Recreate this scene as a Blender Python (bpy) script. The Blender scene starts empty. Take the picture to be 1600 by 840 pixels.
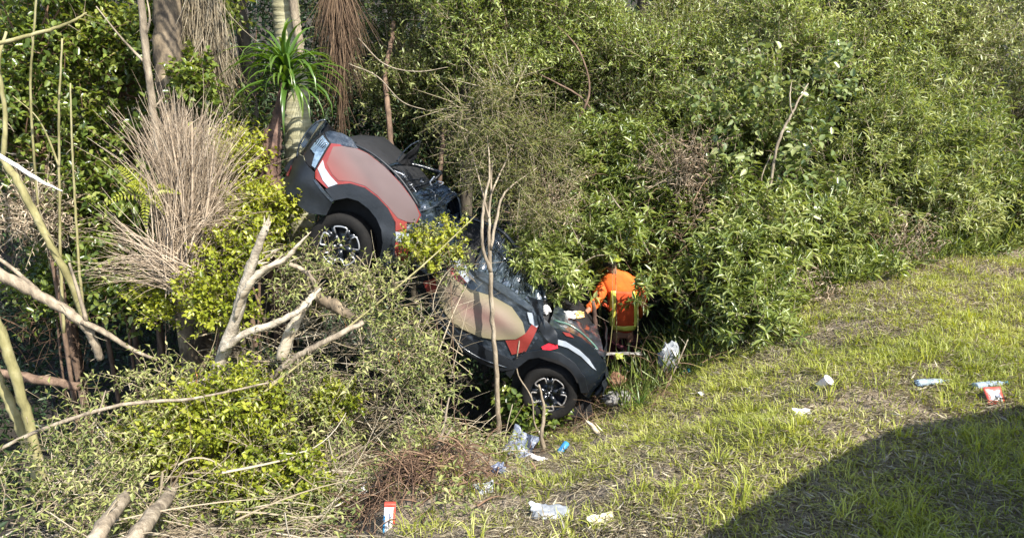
import bpy, math, random
import numpy as np
from mathutils import Vector, Matrix
from mathutils.geometry import delaunay_2d_cdt
from mathutils.bvhtree import BVHTree

# ------------------------------------------------------------------ camera, sky, sun, exposure
SC = bpy.context.scene
COL = SC.collection
R = math.radians
FPX = 1164.0; PITCH = R(17.1); CAMZ = 2.5
cam_d = bpy.data.cameras.new('camera'); cam = bpy.data.objects.new('camera', cam_d); COL.objects.link(cam)
cam_d.sensor_width = 36; cam_d.lens = 36 * FPX / 1600; cam_d.clip_start = .05; cam_d.clip_end = 2000
cam.location = (0, 0, CAMZ); cam.rotation_euler = (R(90) - PITCH, 0, 0)
SC.camera = cam
SUN_DIR = Vector((.56, -.62, .92)).normalized()          # towards the sun
SUN_EL = math.asin(SUN_DIR.z); SUN_AZ = math.atan2(SUN_DIR.x, SUN_DIR.y)
world = bpy.data.worlds.new('World'); SC.world = world; world.use_nodes = True
wn = world.node_tree.nodes; wl = world.node_tree.links; wn.clear()
sky = wn.new('ShaderNodeTexSky'); sky.sky_type = 'NISHITA'; sky.sun_disc = False
sky.sun_elevation = SUN_EL; sky.sun_rotation = SUN_AZ; sky.air_density = 1.0; sky.dust_density = 1.2
bg = wn.new('ShaderNodeBackground'); bg.inputs['Strength'].default_value = .15
wo = wn.new('ShaderNodeOutputWorld'); wl.new(sky.outputs[0], bg.inputs[0]); wl.new(bg.outputs[0], wo.inputs[0])
sun_d = bpy.data.lights.new('sun', 'SUN'); sun_d.energy = 4.6; sun_d.angle = R(.5); sun_d.color = (1, .955, .87)
sun = bpy.data.objects.new('sun', sun_d); COL.objects.link(sun)
sun.rotation_euler = SUN_DIR.to_track_quat('Z', 'Y').to_euler(); sun.location = (6, -6, 12)
SC.view_settings.view_transform = 'Standard'; SC.view_settings.look = 'None'
SC.view_settings.exposure = 1.5; SC.view_settings.gamma = 1; SC.view_settings.use_curve_mapping = False
SC.render.engine = 'CYCLES'
SC.cycles.max_bounces = 6; SC.cycles.diffuse_bounces = 3; SC.cycles.transmission_bounces = 4; SC.cycles.transparent_max_bounces = 6

# ------------------------------------------------------------------ helpers
def ray(px, py):
    x = (px - 800) / FPX; y = -(py - 420) / FPX
    c, s = math.cos(PITCH), math.sin(PITCH)
    return Vector((x, c + y * s, y * c - s))
def at(px, py, Y):
    """world point seen at a photo pixel, Y metres away"""
    r = ray(px, py); return Vector((0, 0, CAMZ)) + r * (Y / r.y)
def smooth(a, b, x):
    t = np.clip((x - a) / (b - a), 0, 1); return t * t * (3 - 2 * t)
_rs = np.random.RandomState(5); _T = _rs.rand(256, 256)
def vnoise(x, y):
    x = np.asarray(x, float); y = np.asarray(y, float)
    xi = np.floor(x).astype(int); yi = np.floor(y).astype(int); fx = x - xi; fy = y - yi
    fx = fx * fx * (3 - 2 * fx); fy = fy * fy * (3 - 2 * fy)
    a = _T[xi & 255, yi & 255]; b = _T[(xi + 1) & 255, yi & 255]; c = _T[xi & 255, (yi + 1) & 255]; d = _T[(xi + 1) & 255, (yi + 1) & 255]
    return (a * (1 - fx) + b * fx) * (1 - fy) + (c * (1 - fx) + d * fx) * fy
def fbm(x, y, o=4):
    s = 0; a = .5
    for i in range(o): s = s + a * vnoise(np.asarray(x) * 2**i + 17.3 * i, np.asarray(y) * 2**i + 9.1 * i); a *= .5
    return s / (1 - .5**o)
def terr(x, y):
    x = np.asarray(x, float); y = np.asarray(y, float)
    v = y * .9 - x * .43
    D = 2.0 * smooth(4.6, -.3, x) + .22
    q = smooth(-.5, -1.7, x); z = -D * smooth(2.1 - 1.2 * q, 8.0 - 1.3 * q, v)
    z = z + 1.5 * np.exp(-(((x + 2.3) / 1.25)**2 + ((y - 6.75) / .95)**2))          # brush covered hump under the car's tail
    z = z + .85 * np.exp(-(((x + 2.4) / 1.5)**2 + ((y - 5.0) / .9)**2))
    z = z + .35 * np.exp(-(((x + .62) / .5)**2 + ((y - 5.2) / .45)**2))
    z = z + (fbm(x * 1.1, y * 1.1, 3) - .5) * .22 + (fbm(x * 5, y * 5, 3) - .5) * .07
    z = z + 7 * smooth(22, 42, y) + 3 * smooth(-14, -30, x)
    return z * smooth(1.2, 3.2, v) - .02 * (v < .6)
def tz(x, y): return float(terr(x, y))
def gnd(px, py):
    """where the ray through a photo pixel meets the terrain"""
    r = ray(px, py); o = Vector((0, 0, CAMZ)); t = 1.5
    while t < 60:
        p = o + r * t
        if p.z < tz(p.x, p.y): break
        t += .02
    return o + r * t

class G:
    """collects vertices, faces and a per-vertex random value, builds ONE mesh"""
    def __init__(s): s.V = []; s.F = {3: [], 4: []}; s.R = []; s.n = 0
    def add(s, V, F, rnd=0.5):
        V = np.asarray(V, float).reshape(-1, 3); F = np.asarray(F, int)
        if F.size == 0: return
        s.F[F.shape[1]].append(F + s.n); s.V.append(V)
        r = np.asarray(rnd, float); s.R.append(np.full(len(V), float(r)) if r.ndim == 0 else r); s.n += len(V)
    def add2(s, V, Fq, Ft, rnd=.5):
        n0 = s.n; s.add(V, Fq, rnd)
        if len(Ft): s.F[3].append(np.asarray(Ft, int) + n0)
    def mesh(s, name, mats, smooth_=False):
        me = bpy.data.meshes.new(name)
        V = np.concatenate(s.V) if s.V else np.zeros((0, 3))
        q = np.concatenate(s.F[4]) if s.F[4] else np.zeros((0, 4), int)
        t = np.concatenate(s.F[3]) if s.F[3] else np.zeros((0, 3), int)
        me.vertices.add(len(V)); me.vertices.foreach_set('co', V.astype('f').ravel())
        li = np.concatenate([q.ravel(), t.ravel()]).astype('i')
        me.loops.add(len(li)); me.loops.foreach_set('vertex_index', li)
        me.polygons.add(len(q) + len(t))
        st = np.concatenate([np.arange(len(q)) * 4, len(q) * 4 + np.arange(len(t)) * 3]).astype('i')
        me.polygons.foreach_set('loop_start', st)
        if smooth_: me.polygons.foreach_set('use_smooth', np.ones(len(st), bool))
        me.update(calc_edges=True)
        a = me.attributes.new('rnd', 'FLOAT', 'POINT'); a.data.foreach_set('value', np.concatenate(s.R).astype('f'))
        for m in (mats if isinstance(mats, (list, tuple)) else [mats]): me.materials.append(m)
        return me
    def build(s, name, mats, parent=None, smooth_=False):
        return obj(name, s.mesh(name, mats, smooth_), parent)
def obj(name, me, parent=None, loc=None):
    o = bpy.data.objects.new(name, me); COL.objects.link(o)
    if parent: o.parent = parent
    if name in ('twigs', 'splinters', 'leaflets', 'branches', 'foliage', 'crown'): o['kind'] = 'stuff'
    if loc is not None: o.location = loc
    return o
def tag(o, label=None, cat=None, group=None, kind=None):
    if label: o['label'] = label
    if cat: o['category'] = cat
    if group: o['group'] = group
    if kind: o['kind'] = kind
    return o
def thing(name, label, cat, group=None, loc=(0, 0, 0)):
    o = bpy.data.objects.new(name, None); COL.objects.link(o); o.location = loc; o.empty_display_size = .1
    return tag(o, label, cat, group)
def rot(V, M, loc=(0, 0, 0)):
    return np.asarray(V) @ np.array(M).T[:3, :3] + np.asarray(loc)
def unit(a): return a / np.maximum(np.linalg.norm(a, axis=-1, keepdims=True), 1e-9)
def catmull(P, k=6):
    P = [np.asarray(p, float) for p in P]; P = [2 * P[0] - P[1]] + P + [2 * P[-1] - P[-2]]; out = []
    for i in range(1, len(P) - 2):
        for j in range(k):
            t = j / k; a, b, c, d = P[i - 1:i + 3]
            out.append(.5 * (2 * b + (c - a) * t + (2 * a - 5 * b + 4 * c - d) * t * t + (3 * b - a - 3 * c + d) * t**3))
    out.append(P[-2]); return np.array(out)
def tube(g, P, r, n=6, rnd=.5, rough=0, seed=0, cap=True, flat=1.0):
    P = np.asarray(P, float); m = len(P)
    r = np.interp(np.linspace(0, 1, m), np.linspace(0, 1, len(r)), r) if np.ndim(r) else np.full(m, float(r))
    T = unit(np.gradient(P, axis=0)); up = np.array([0, 0, 1.]) if abs(T[:, 2]).mean() < .8 else np.array([1., 0, 0])
    A = unit(np.cross(T, up)); B = np.cross(T, A)
    th = np.arange(n) / n * 2 * math.pi
    rr = r[:, None] * np.ones((1, n))
    if rough: rr = rr * (1 + rough * (np.random.RandomState(seed).rand(m, n) - .5) * 2)
    V = P[:, None] + rr[..., None] * (np.cos(th)[None, :, None] * A[:, None] + flat * np.sin(th)[None, :, None] * B[:, None])
    i = np.arange(m - 1)[:, None] * n; j = np.arange(n)[None]; k = (j + 1) % n
    F = np.stack([i + j, i + k, i + n + k, i + n + j], -1).reshape(-1, 4)
    V = V.reshape(-1, 3)
    if cap:
        V = np.vstack([V, P[0], P[-1]]); a = np.arange(n); b = (a + 1) % n
        Ft = np.vstack([np.stack([b, a, np.full(n, m * n)], 1), np.stack([(m - 1) * n + a, (m - 1) * n + b, np.full(n, m * n + 1)], 1)])
        g.add2(V, F, Ft, rnd)
    else: g.add(V, F, rnd)
def prisms(g, A, B, ra, rb, rnd):
    """many three-sided tapered twigs from A to B"""
    D = unit(B - A); S = unit(np.cross(D, np.array([.3, .2, .93]))); T = np.cross(D, S); n = len(A); V = []
    for P, r in ((A, ra), (B, rb)):
        r = np.broadcast_to(r, n)[:, None]
        for k in range(3):
            a = k * 2.0944; V.append(P + r * (math.cos(a) * S + math.sin(a) * T))
    V = np.stack(V, 1); F = np.array([[0, 1, 4, 3], [1, 2, 5, 4], [2, 0, 3, 5]])
    g.add(V.reshape(-1, 3), (np.arange(n)[:, None, None] * 6 + F).reshape(-1, 4), np.repeat(np.broadcast_to(rnd, n), 6))
def leaves(g, P, D, N, L, W, rnd, shape='lance', fold=.3, droop=.12):
    n = len(P); D = unit(D); S = unit(np.cross(D, N)); N = np.cross(S, D)
    L = np.broadcast_to(L, n)[:, None]; W = np.broadcast_to(W, n)[:, None]
    if shape == 'lance':
        M = P + D * L * .42 + N * W * fold
        V = np.stack([P, M - S * W * .5, P + D * L - N * L * droop, M + S * W * .5], 1)
        F = np.array([[0, 1, 2], [0, 2, 3]]); k = 4
        g.add(V.reshape(-1, 3), (np.arange(n)[:, None, None] * k + F).reshape(-1, 3), np.repeat(rnd, k))
    else:                                  # broad, oval with a pointed tip
        M1 = P + D * L * .22 + N * W * fold * .7; M2 = P + D * L * .62 + N * W * fold - N * L * droop * .4
        V = np.stack([P, M1 - S * W * .42, M2 - S * W * .45, P + D * L - N * L * droop, M2 + S * W * .45, M1 + S * W * .42], 1)
        F = np.array([[0, 1, 2, 3], [0, 3, 4, 5]]); k = 6
        g.add(V.reshape(-1, 3), (np.arange(n)[:, None, None] * k + F).reshape(-1, 4), np.repeat(rnd, k))

# ------------------------------------------------------------------ materials
def nt(name):
    m = bpy.data.materials.new(name); m.use_nodes = True; n = m.node_tree.nodes; n.clear()
    return m, n, m.node_tree.links
def ramp(n, stops):
    r = n.new('ShaderNodeValToRGB'); e = r.color_ramp.elements
    while len(e) < len(stops): e.new(.5)
    for i, (p, c) in enumerate(stops): e[i].position = p; e[i].color = (*c, 1)
    return r
def leafmat(name, cols, rough=.45, trans=.35, spec=.4):
    m, n, l = nt(name)
    a = n.new('ShaderNodeAttribute'); a.attribute_name = 'rnd'
    oi = n.new('ShaderNodeObjectInfo'); ad = n.new('ShaderNodeMath'); ad.operation = 'MULTIPLY_ADD'; ad.inputs[1].default_value = .22
    l.new(oi.outputs['Random'], ad.inputs[0]); sb = n.new('ShaderNodeMath'); sb.operation = 'SUBTRACT'; sb.inputs[1].default_value = .11
    l.new(a.outputs['Fac'], sb.inputs[0]); l.new(sb.outputs[0], ad.inputs[2])
    r = ramp(n, [(i / (len(cols) - 1), c) for i, c in enumerate(cols)]); l.new(ad.outputs[0], r.inputs[0])
    p = n.new('ShaderNodeBsdfPrincipled'); l.new(r.outputs[0], p.inputs['Base Color']); p.inputs['Roughness'].default_value = rough
    p.inputs['Specular IOR Level'].default_value = spec
    t = n.new('ShaderNodeBsdfTranslucent'); h = n.new('ShaderNodeHueSaturation'); h.inputs['Hue'].default_value = .485
    h.inputs['Value'].default_value = 1.5; h.inputs['Saturation'].default_value = 1.15
    l.new(r.outputs[0], h.inputs['Color']); l.new(h.outputs[0], t.inputs[0])
    mx = n.new('ShaderNodeMixShader'); mx.inputs[0].default_value = trans
    l.new(p.outputs[0], mx.inputs[1]); l.new(t.outputs[0], mx.inputs[2])
    o = n.new('ShaderNodeOutputMaterial'); l.new(mx.outputs[0], o.inputs[0]); return m
def mat(name, cols, scale=6, rough=.8, bump=.3, metal=0, stretch=(1, 1, 1), detail=6, spec=.4, coat=0, bscale=None, emit=None, coords='Object', sub=0):
    """noise-mottled surface: two to four colours mixed by fractal noise, with fine relief"""
    m, n, l = nt(name)
    tc = n.new('ShaderNodeTexCoord'); mp = n.new('ShaderNodeMapping'); mp.inputs['Scale'].default_value = stretch
    l.new(tc.outputs[coords], mp.inputs[0])
    nz = n.new('ShaderNodeTexNoise'); nz.inputs['Scale'].default_value = scale; nz.inputs['Detail'].default_value = detail; nz.inputs['Roughness'].default_value = .65
    l.new(mp.outputs[0], nz.inputs['Vector'])
    k = len(cols); r = ramp(n, [(.3 + .4 * i / max(1, k - 1), c) for i, c in enumerate(cols)]) if k > 1 else ramp(n, [(0, cols[0]), (1, cols[0])])
    l.new(nz.outputs[0], r.inputs[0])
    p = n.new('ShaderNodeBsdfPrincipled'); l.new(r.outputs[0], p.inputs['Base Color']); p.inputs['Roughness'].default_value = rough
    p.inputs['Metallic'].default_value = metal; p.inputs['Specular IOR Level'].default_value = spec; p.inputs['Coat Weight'].default_value = coat
    p.inputs['Coat Roughness'].default_value = .08
    if sub: p.inputs['Subsurface Weight'].default_value = sub; p.inputs['Subsurface Scale'].default_value = .02
    if bump:
        n2 = n.new('ShaderNodeTexNoise'); n2.inputs['Scale'].default_value = bscale or scale * 4; n2.inputs['Detail'].default_value = 5
        l.new(mp.outputs[0], n2.inputs['Vector']); b = n.new('ShaderNodeBump'); b.inputs['Strength'].default_value = bump; b.inputs['Distance'].default_value = .01
        l.new(n2.outputs[0], b.inputs['Height']); l.new(b.outputs[0], p.inputs['Normal'])
    o = n.new('ShaderNodeOutputMaterial'); l.new(p.outputs[0], o.inputs[0]); return m

M = {}
M['leaf_olive'] = leafmat('olive_leaf', [(.045, .060, .014), (.11, .135, .033), (.20, .225, .07), (.35, .36, .17)], .38, .3, .5)
M['leaf_fresh'] = leafmat('fresh_small_leaf', [(.05, .075, .015), (.135, .18, .038), (.235, .28, .075), (.40, .43, .17)], .38, .35, .5)
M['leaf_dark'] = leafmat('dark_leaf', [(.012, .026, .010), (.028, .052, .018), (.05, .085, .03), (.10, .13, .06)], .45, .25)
M['leaf_lance'] = leafmat('lance_leaf', [(.045, .07, .015), (.115, .155, .032), (.20, .24, .06), (.35, .37, .16)], .34, .35, .5)
M['leaf_willow'] = leafmat('willow_leaf', [(.05, .08, .018), (.13, .17, .04), (.22, .25, .075), (.36, .38, .18)], .4, .35, .45)
M['leaf_broad'] = leafmat('broad_leaf', [(.028, .05, .012), (.085, .125, .022), (.17, .21, .04), (.32, .34, .10)], .32, .35, .5)
M['leaf_yellow'] = leafmat('yellow_leaf', [(.09, .12, .014), (.19, .225, .022), (.30, .32, .035), (.42, .41, .09)], .35, .4, .4)
M['leaf_wilted'] = leafmat('wilted_leaf', [(.055, .075, .02), (.13, .155, .04), (.23, .245, .07), (.38, .36, .16)], .6, .25)
M['leaf_feather'] = leafmat('feather_leaf', [(.05, .065, .018), (.10, .115, .03), (.15, .16, .045), (.20, .17, .07)], .6, .35)
M['leaf_vine'] = leafmat('vine_leaf', [(.05, .08, .022), (.12, .16, .045), (.22, .25, .09), (.34, .35, .17)], .3, .3, .6)
M['leaf_palm'] = leafmat('strap_leaf', [(.02, .05, .01), (.04, .09, .014), (.075, .135, .02), (.17, .22, .045)], .3, .35, .6)
M['grass'] = leafmat('grass_blade', [(.10, .125, .02), (.22, .25, .038), (.35, .37, .065), (.50, .49, .18)], .45, .4)
M['straw'] = leafmat('dry_straw', [(.13, .10, .06), (.25, .21, .135), (.37, .325, .22), (.50, .45, .33)], .7, .15, .2)
M['dead_frond'] = leafmat('dead_frond', [(.13, .095, .062), (.27, .205, .14), (.42, .335, .24), (.58, .49, .37)], .7, .15, .2)
M['brown_frond'] = leafmat('brown_frond', [(.04, .024, .014), (.08, .05, .03), (.14, .09, .055), (.22, .15, .09)], .7, .15, .2)
M['twig'] = leafmat('twig', [(.09, .065, .04), (.19, .15, .095), (.30, .25, .17), (.42, .37, .28)], .8, 0, .2)
M['twig_brown'] = leafmat('twig_brown', [(.05, .03, .02), (.11, .065, .04), (.19, .12, .075), (.27, .19, .12)], .8, 0, .2)
M['bark'] = mat('pale_bark', [(.07, .055, .04), (.20, .16, .11), (.33, .28, .205)], 14, .85, 1.0, stretch=(1, 1, .35))
M['bark_bleached'] = mat('bleached_dead_wood', [(.11, .09, .065), (.27, .23, .17), (.42, .375, .30)], 12, .85, 1.0)
M['bark_green'] = mat('mossy_bark', [(.09, .08, .03), (.19, .17, .07), (.30, .27, .15)], 7, .85, .6, stretch=(1, 1, .4))
M['bark_brown'] = mat('brown_bark', [(.045, .028, .018), (.11, .07, .045), (.20, .135, .09)], 10, .9, .8, stretch=(1, 1, .3))
M['bark_dark'] = mat('dark_bark', [(.02, .016, .011), (.05, .04, .027), (.09, .075, .05)], 10, .9, .7, stretch=(1, 1, .4))
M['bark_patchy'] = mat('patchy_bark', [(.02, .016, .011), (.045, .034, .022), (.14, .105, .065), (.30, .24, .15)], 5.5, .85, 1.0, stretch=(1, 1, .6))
M['bark_red'] = mat('shaggy_red_bark', [(.03, .018, .014), (.08, .045, .032), (.16, .10, .07)], 12, .9, 1, stretch=(1, 1, .5))
M['bark_ring'] = mat('ringed_bark', [(.13, .115, .06), (.26, .24, .14), (.38, .36, .24)], 6, .8, .5, stretch=(.5, .5, 3))
M['wood_raw'] = mat('splintered_wood', [(.22, .17, .11), (.38, .32, .23), (.54, .48, .38)], 10, .7, .6, stretch=(.3, .3, 3))
M['wood_white'] = mat('peeled_stick', [(.62, .56, .48), (.80, .76, .70)], 8, .6, .2)
M['plank'] = mat('weathered_plank', [(.10, .09, .075), (.20, .175, .14), (.30, .27, .22)], 9, .85, .5, stretch=(.2, 3, 3))

# ------------------------------------------------------------------ ground
def build_ground():
    gx = np.concatenate([np.linspace(-220, -9, 22), np.arange(-8.9, 12, .09), np.linspace(12.5, 220, 22)])
    gy = np.concatenate([np.linspace(-200, 1, 16), np.arange(1.1, 13, .09), np.linspace(13.3, 50, 30), np.linspace(56, 400, 16)])
    X, Y = np.meshgrid(gx, gy); Z = terr(X, Y); n, m_ = X.shape
    V = np.stack([X, Y, Z], -1).reshape(-1, 3)
    i = np.arange(n - 1)[:, None] * m_; j = np.arange(m_ - 1)[None]
    F = np.stack([i + j, i + j + 1, i + m_ + j + 1, i + m_ + j], -1).reshape(-1, 4)
    m, nn, l = nt('embankment_soil')
    tc = nn.new('ShaderNodeTexCoord'); n1 = nn.new('ShaderNodeTexNoise'); n1.inputs['Scale'].default_value = 2.2; n1.inputs['Detail'].default_value = 9; n1.inputs['Roughness'].default_value = .7
    l.new(tc.outputs['Object'], n1.inputs[0]); n3 = nn.new('ShaderNodeTexNoise'); n3.inputs['Scale'].default_value = 45; n3.inputs['Detail'].default_value = 6
    l.new(tc.outputs['Object'], n3.inputs[0])
    at_ = nn.new('ShaderNodeAttribute'); at_.attribute_name = 'rnd'
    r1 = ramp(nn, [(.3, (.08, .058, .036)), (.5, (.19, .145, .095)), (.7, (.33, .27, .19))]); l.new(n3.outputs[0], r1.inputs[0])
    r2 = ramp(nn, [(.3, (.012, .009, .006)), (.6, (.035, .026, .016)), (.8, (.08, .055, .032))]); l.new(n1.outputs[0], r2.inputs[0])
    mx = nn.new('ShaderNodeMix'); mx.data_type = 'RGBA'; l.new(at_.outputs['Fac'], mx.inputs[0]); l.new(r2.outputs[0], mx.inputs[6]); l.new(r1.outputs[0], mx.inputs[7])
    p = nn.new('ShaderNodeBsdfPrincipled'); p.inputs['Roughness'].default_value = .95; l.new(mx.outputs[2], p.inputs['Base Color'])
    b = nn.new('ShaderNodeBump'); b.inputs['Strength'].default_value = 1; b.inputs['Distance'].default_value = .05; l.new(n3.outputs[0], b.inputs['Height']); l.new(b.outputs[0], p.inputs['Normal'])
    o = nn.new('ShaderNodeOutputMaterial'); l.new(p.outputs[0], o.inputs[0])
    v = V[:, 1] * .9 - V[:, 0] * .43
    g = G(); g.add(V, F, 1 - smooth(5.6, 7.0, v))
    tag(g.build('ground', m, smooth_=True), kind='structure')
    # the road the photographer stands on
    g = G(); d = np.array([.9, .43]); nrm = np.array([-.43, .9])
    s = np.array([-150., 150.]); 
    def strip(v0, v1, z0, z1):
        A = d * s[0] + nrm * v0; B = d * s[1] + nrm * v0; C = d * s[1] + nrm * v1; D_ = d * s[0] + nrm * v1
        Vv = [(*A, z0), (*B, z0), (*C, z0), (*D_, z0), (*A, z1), (*B, z1), (*C, z1), (*D_, z1)]
        return Vv, [[3, 2, 1, 0], [4, 5, 6, 7], [0, 1, 5, 4], [1, 2, 6, 5], [2, 3, 7, 6], [3, 0, 4, 7]]
    g.add(*strip(-8.5, -.4, -.2, .01)); tag(g.build('road', mat('asphalt', [(.035, .035, .036), (.07, .07, .07)], 30, .9, .5)), kind='structure')
    g = G(); g.add(*strip(-.397, -.24, -.2, .12)); tag(g.build('kerb', mat('kerb_concrete', [(.22, .21, .19), (.34, .33, .30)], 12, .9, .4)), kind='structure')
    g = G(); g.add(*strip(-.85, -.73, .014, .018)); tag(g.build('edge_line', mat('road_paint', [(.6, .6, .58), (.8, .8, .78)], 20, .7, .2)), kind='structure')
build_ground()

BARE = [(tuple(gnd(px, py))[:2], r) for px, py, r in [(1290, 640, .42), (1245, 600, .3), (1040, 705, .3), (1085, 665, .3), (1000, 735, .22), (880, 735, .35), (1400, 640, .3), (1320, 680, .25), (1580, 395, .5), (1300, 520, .35), (940, 770, .25), (1450, 660, .25), (820, 780, .25), (850, 720, .45), (760, 720, .4), (930, 690, .3), (880, 800, .25), (1100, 760, .25), (720, 800, .3)]]
def baremask(x, y):
    s = 0
    for (cx, cy), r in BARE: s = s + np.exp(-(((x - cx) / r)**2 + ((y - cy) / (r * .7))**2))
    return np.clip(s * (.6 + 1.0 * fbm(x * 5, y * 5, 2)), 0, 1)
def soilmask(x, y):
    """1 where grass is green and thick, 0 on the bare, raked patches"""
    a = fbm(x * .75 + 3.1, y * .9 + 1.7, 4); b = fbm(x * 2.3 + 30, y * 2.9 + 11, 3)
    return smooth(.42, .57, a * .55 + b * .45) * (1 - baremask(x, y))
def build_grass():
    rng = np.random.RandomState(11)
    def tufts(n, dens):
        x = rng.uniform(-1.5, 10.5, n); y = rng.uniform(2.4, 12, n); v = y * .9 - x * .43
        ok = (v > 1.0) & (v < 6.3) & (x < y * .75 + .8) & (rng.rand(n) < np.clip((4.2 / y)**1.2, 0, 1))
        ok &= ~((x < .4) & (y > 5.6)); lim = smooth(-1.2, .9, x)
        ok &= rng.rand(n) < lim
        x, y = x[ok], y[ok]; k = rng.rand(len(x)) < dens(x, y); return x[k], y[k]
    def blades(g, cx, cy, nb, spread, L, W, lean, rnd0):
        n = len(cx) * nb; X = np.repeat(cx, nb); Y = np.repeat(cy, nb); a = rng.uniform(0, 2 * math.pi, n); rr = spread * np.sqrt(rng.rand(n))
        X = X + rr * np.cos(a); Y = Y + rr * np.sin(a); P = np.stack([X, Y, terr(X, Y) - .01], 1)
        Ln = L * np.repeat(rng.uniform(.55, 1.25, len(cx)), nb) * rng.uniform(.5, 1.2, n); le = lean * rng.uniform(.25, 1.5, n)
        a = a + rng.normal(0, .7, n); dr = np.stack([np.cos(a), np.sin(a), np.zeros(n)], 1)
        D1 = unit(dr * (le * .5)[:, None] + [0, 0, 1]); D2 = unit(dr * (le * 1.9)[:, None] + np.stack([0 * a, 0 * a, 1 - le * .75], 1))
        S = np.stack([-np.sin(a), np.cos(a), 0 * a], 1) + rng.normal(0, .5, (n, 3)) * [1, 1, 0]; S = unit(S); w = W * rng.uniform(.7, 1.3, n)[:, None]
        M1 = P + D1 * (Ln * .5)[:, None]; T = M1 + D2 * (Ln * .5)[:, None]
        V = np.stack([P - S * w * .5, P + S * w * .5, M1 - S * w * .45, M1 + S * w * .45, T], 1)
        F = np.array([[0, 1, 3], [0, 3, 2], [2, 3, 4]])
        r = np.clip(np.repeat(rnd0, nb) + rng.normal(0, .13, n), 0, 1)
        g.add(V.reshape(-1, 3), (np.arange(n)[:, None, None] * 5 + F).reshape(-1, 3), np.repeat(r, 5))
    g = G()
    x, y = tufts(90000, lambda x, y: (.32 + .68 * soilmask(x, y)) * (1 - .7 * baremask(x, y)) * (.45 + .55 * smooth(.7, 2.0, x)))
    hue = np.clip(.35 + .75 * (fbm(x * 1.3 + 7, y * 1.3, 3) - .35) + rng.normal(0, .1, len(x)), 0, 1)
    blades(g, x, y, 10, .075, .115, .0058, 1.0, hue)
    x, y = tufts(2600, lambda x, y: .25 + .75 * soilmask(x, y))                     # taller clumps
    blades(g, x, y, 16, .045, .20, .0075, .8, np.clip(.45 + rng.normal(0, .12, len(x)), 0, 1))
    tag(g.build('grass', M['grass']), 'short yellow-green grass growing in patches over the sunlit embankment', 'grass', kind='stuff')
    g = G()
    x, y = tufts(105000, lambda x, y: (1 - .45 * soilmask(x, y)) * (1 - .7 * baremask(x, y)))
    n = len(x) * 4; X = np.repeat(x, 4) + rng.normal(0, .06, n); Y = np.repeat(y, 4) + rng.normal(0, .06, n)
    P = np.stack([X, Y, terr(X, Y) + rng.uniform(.002, .03, n)], 1); a = rng.uniform(0, 6.28, n); L = rng.uniform(.04, .13, n)
    D = np.stack([np.cos(a), np.sin(a), rng.uniform(-.08, .5, n)], 1); N = rng.normal(0, .5, (n, 3)) + [0, 0, 1]
    leaves(g, P, D, N, L, rng.uniform(.002, .0042, n), np.clip(rng.normal(.55, .22, n), 0, 1), fold=.1, droop=.2)
    tag(g.build('dry_straw', M['straw']), 'pale dead cut grass lying flat between the green tufts', 'straw', kind='stuff')
build_grass()

def strands(g, A, D, L, r, rng, sag=.3, seg=5, rnd=None):
    n = len(A); D = unit(D); P = A.copy(); rr = rng.uniform(.15, .85, n) if rnd is None else rnd; Ls = np.broadcast_to(L, n)
    bend = rng.normal(0, .42, (n, 3)); r = r * rng.uniform(.5, 1.5, n)
    for i in range(seg):
        Q = P + unit(D) * (Ls / seg)[:, None]; prisms(g, P, Q, r * (1 - .75 * i / seg), r * (1 - .75 * (i + 1) / seg), rr); P = Q
        D = unit(D) + bend * .25 + np.array([0, 0, -sag / seg * 2])
# ------------------------------------------------------------------ foliage
def rdir(rng, n, zb=0.0):
    d = unit(rng.normal(0, 1, (n, 3))); d[:, 2] += zb; return unit(d)
def crown_geo(g, gt, rng, clumps, ntw, nlf, tl, L, W, shape='lance', up=.45, spread=.9, droop=.12, sprout=.5, whorl=False, tw_r=.0022):
    """twigs and leaves filling a list of clumps (x, y, z, r)"""
    C = np.array([c[:3] for c in clumps]); Rr = np.array([c[3] for c in clumps]); K = len(C)
    cnt = np.maximum(3, (ntw * (Rr / Rr.mean())**2).astype(int)); ci = np.repeat(np.arange(K), cnt); n = len(ci)
    d = rdir(rng, n, .15); u = rng.uniform(.15, 1, n)**.6
    S = C[ci] + d * (Rr[ci] * u)[:, None] * [1, 1, .8]
    T = unit(d * .8 + [0, 0, up] + rng.normal(0, sprout, (n, 3))); TL = tl * rng.uniform(.5, 1.3, n)
    E = S + T * TL[:, None]
    crnd = rng.normal(0, .10, K)[ci] + rng.normal(0, .09, n)
    prisms(gt, S, E, tw_r * 1.6, tw_r * .6, np.clip(.4 + crnd, 0, 1))
    f = (np.arange(nlf) + .6) / nlf
    if whorl: f = .35 + .65 * f**.6
    f = np.clip(f[None] + rng.normal(0, .05, (n, nlf)), .02, 1.03); P = S[:, None] + T[:, None] * (TL[:, None] * f)[..., None]
    A = unit(np.cross(T, [.31, .2, .9])); B = np.cross(T, A); ph = rng.uniform(0, 6.28, (n, 1)) + np.arange(nlf)[None] * 2.4
    rad = np.cos(ph)[..., None] * A[:, None] + np.sin(ph)[..., None] * B[:, None]
    D = unit(T[:, None] * .65 + rad * spread + np.array([0, 0, .06]) + rng.normal(0, .18, (n, nlf, 3)))
    N = unit(np.array([0, 0, 1.]) + T[:, None] * .5 + rng.normal(0, .35, (n, nlf, 3)))
    m = n * nlf; lr = np.clip(.42 + np.repeat(crnd, nlf) + (f.ravel() - .5) * .25 + rng.normal(0, .15, m), 0, 1)
    sc = rng.uniform(.6, 1.2, m)
    leaves(g, P.reshape(m, 3), D.reshape(m, 3), N.reshape(m, 3), L * sc, W * sc * rng.uniform(.8, 1.2, m), lr, shape, droop=droop)
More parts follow.
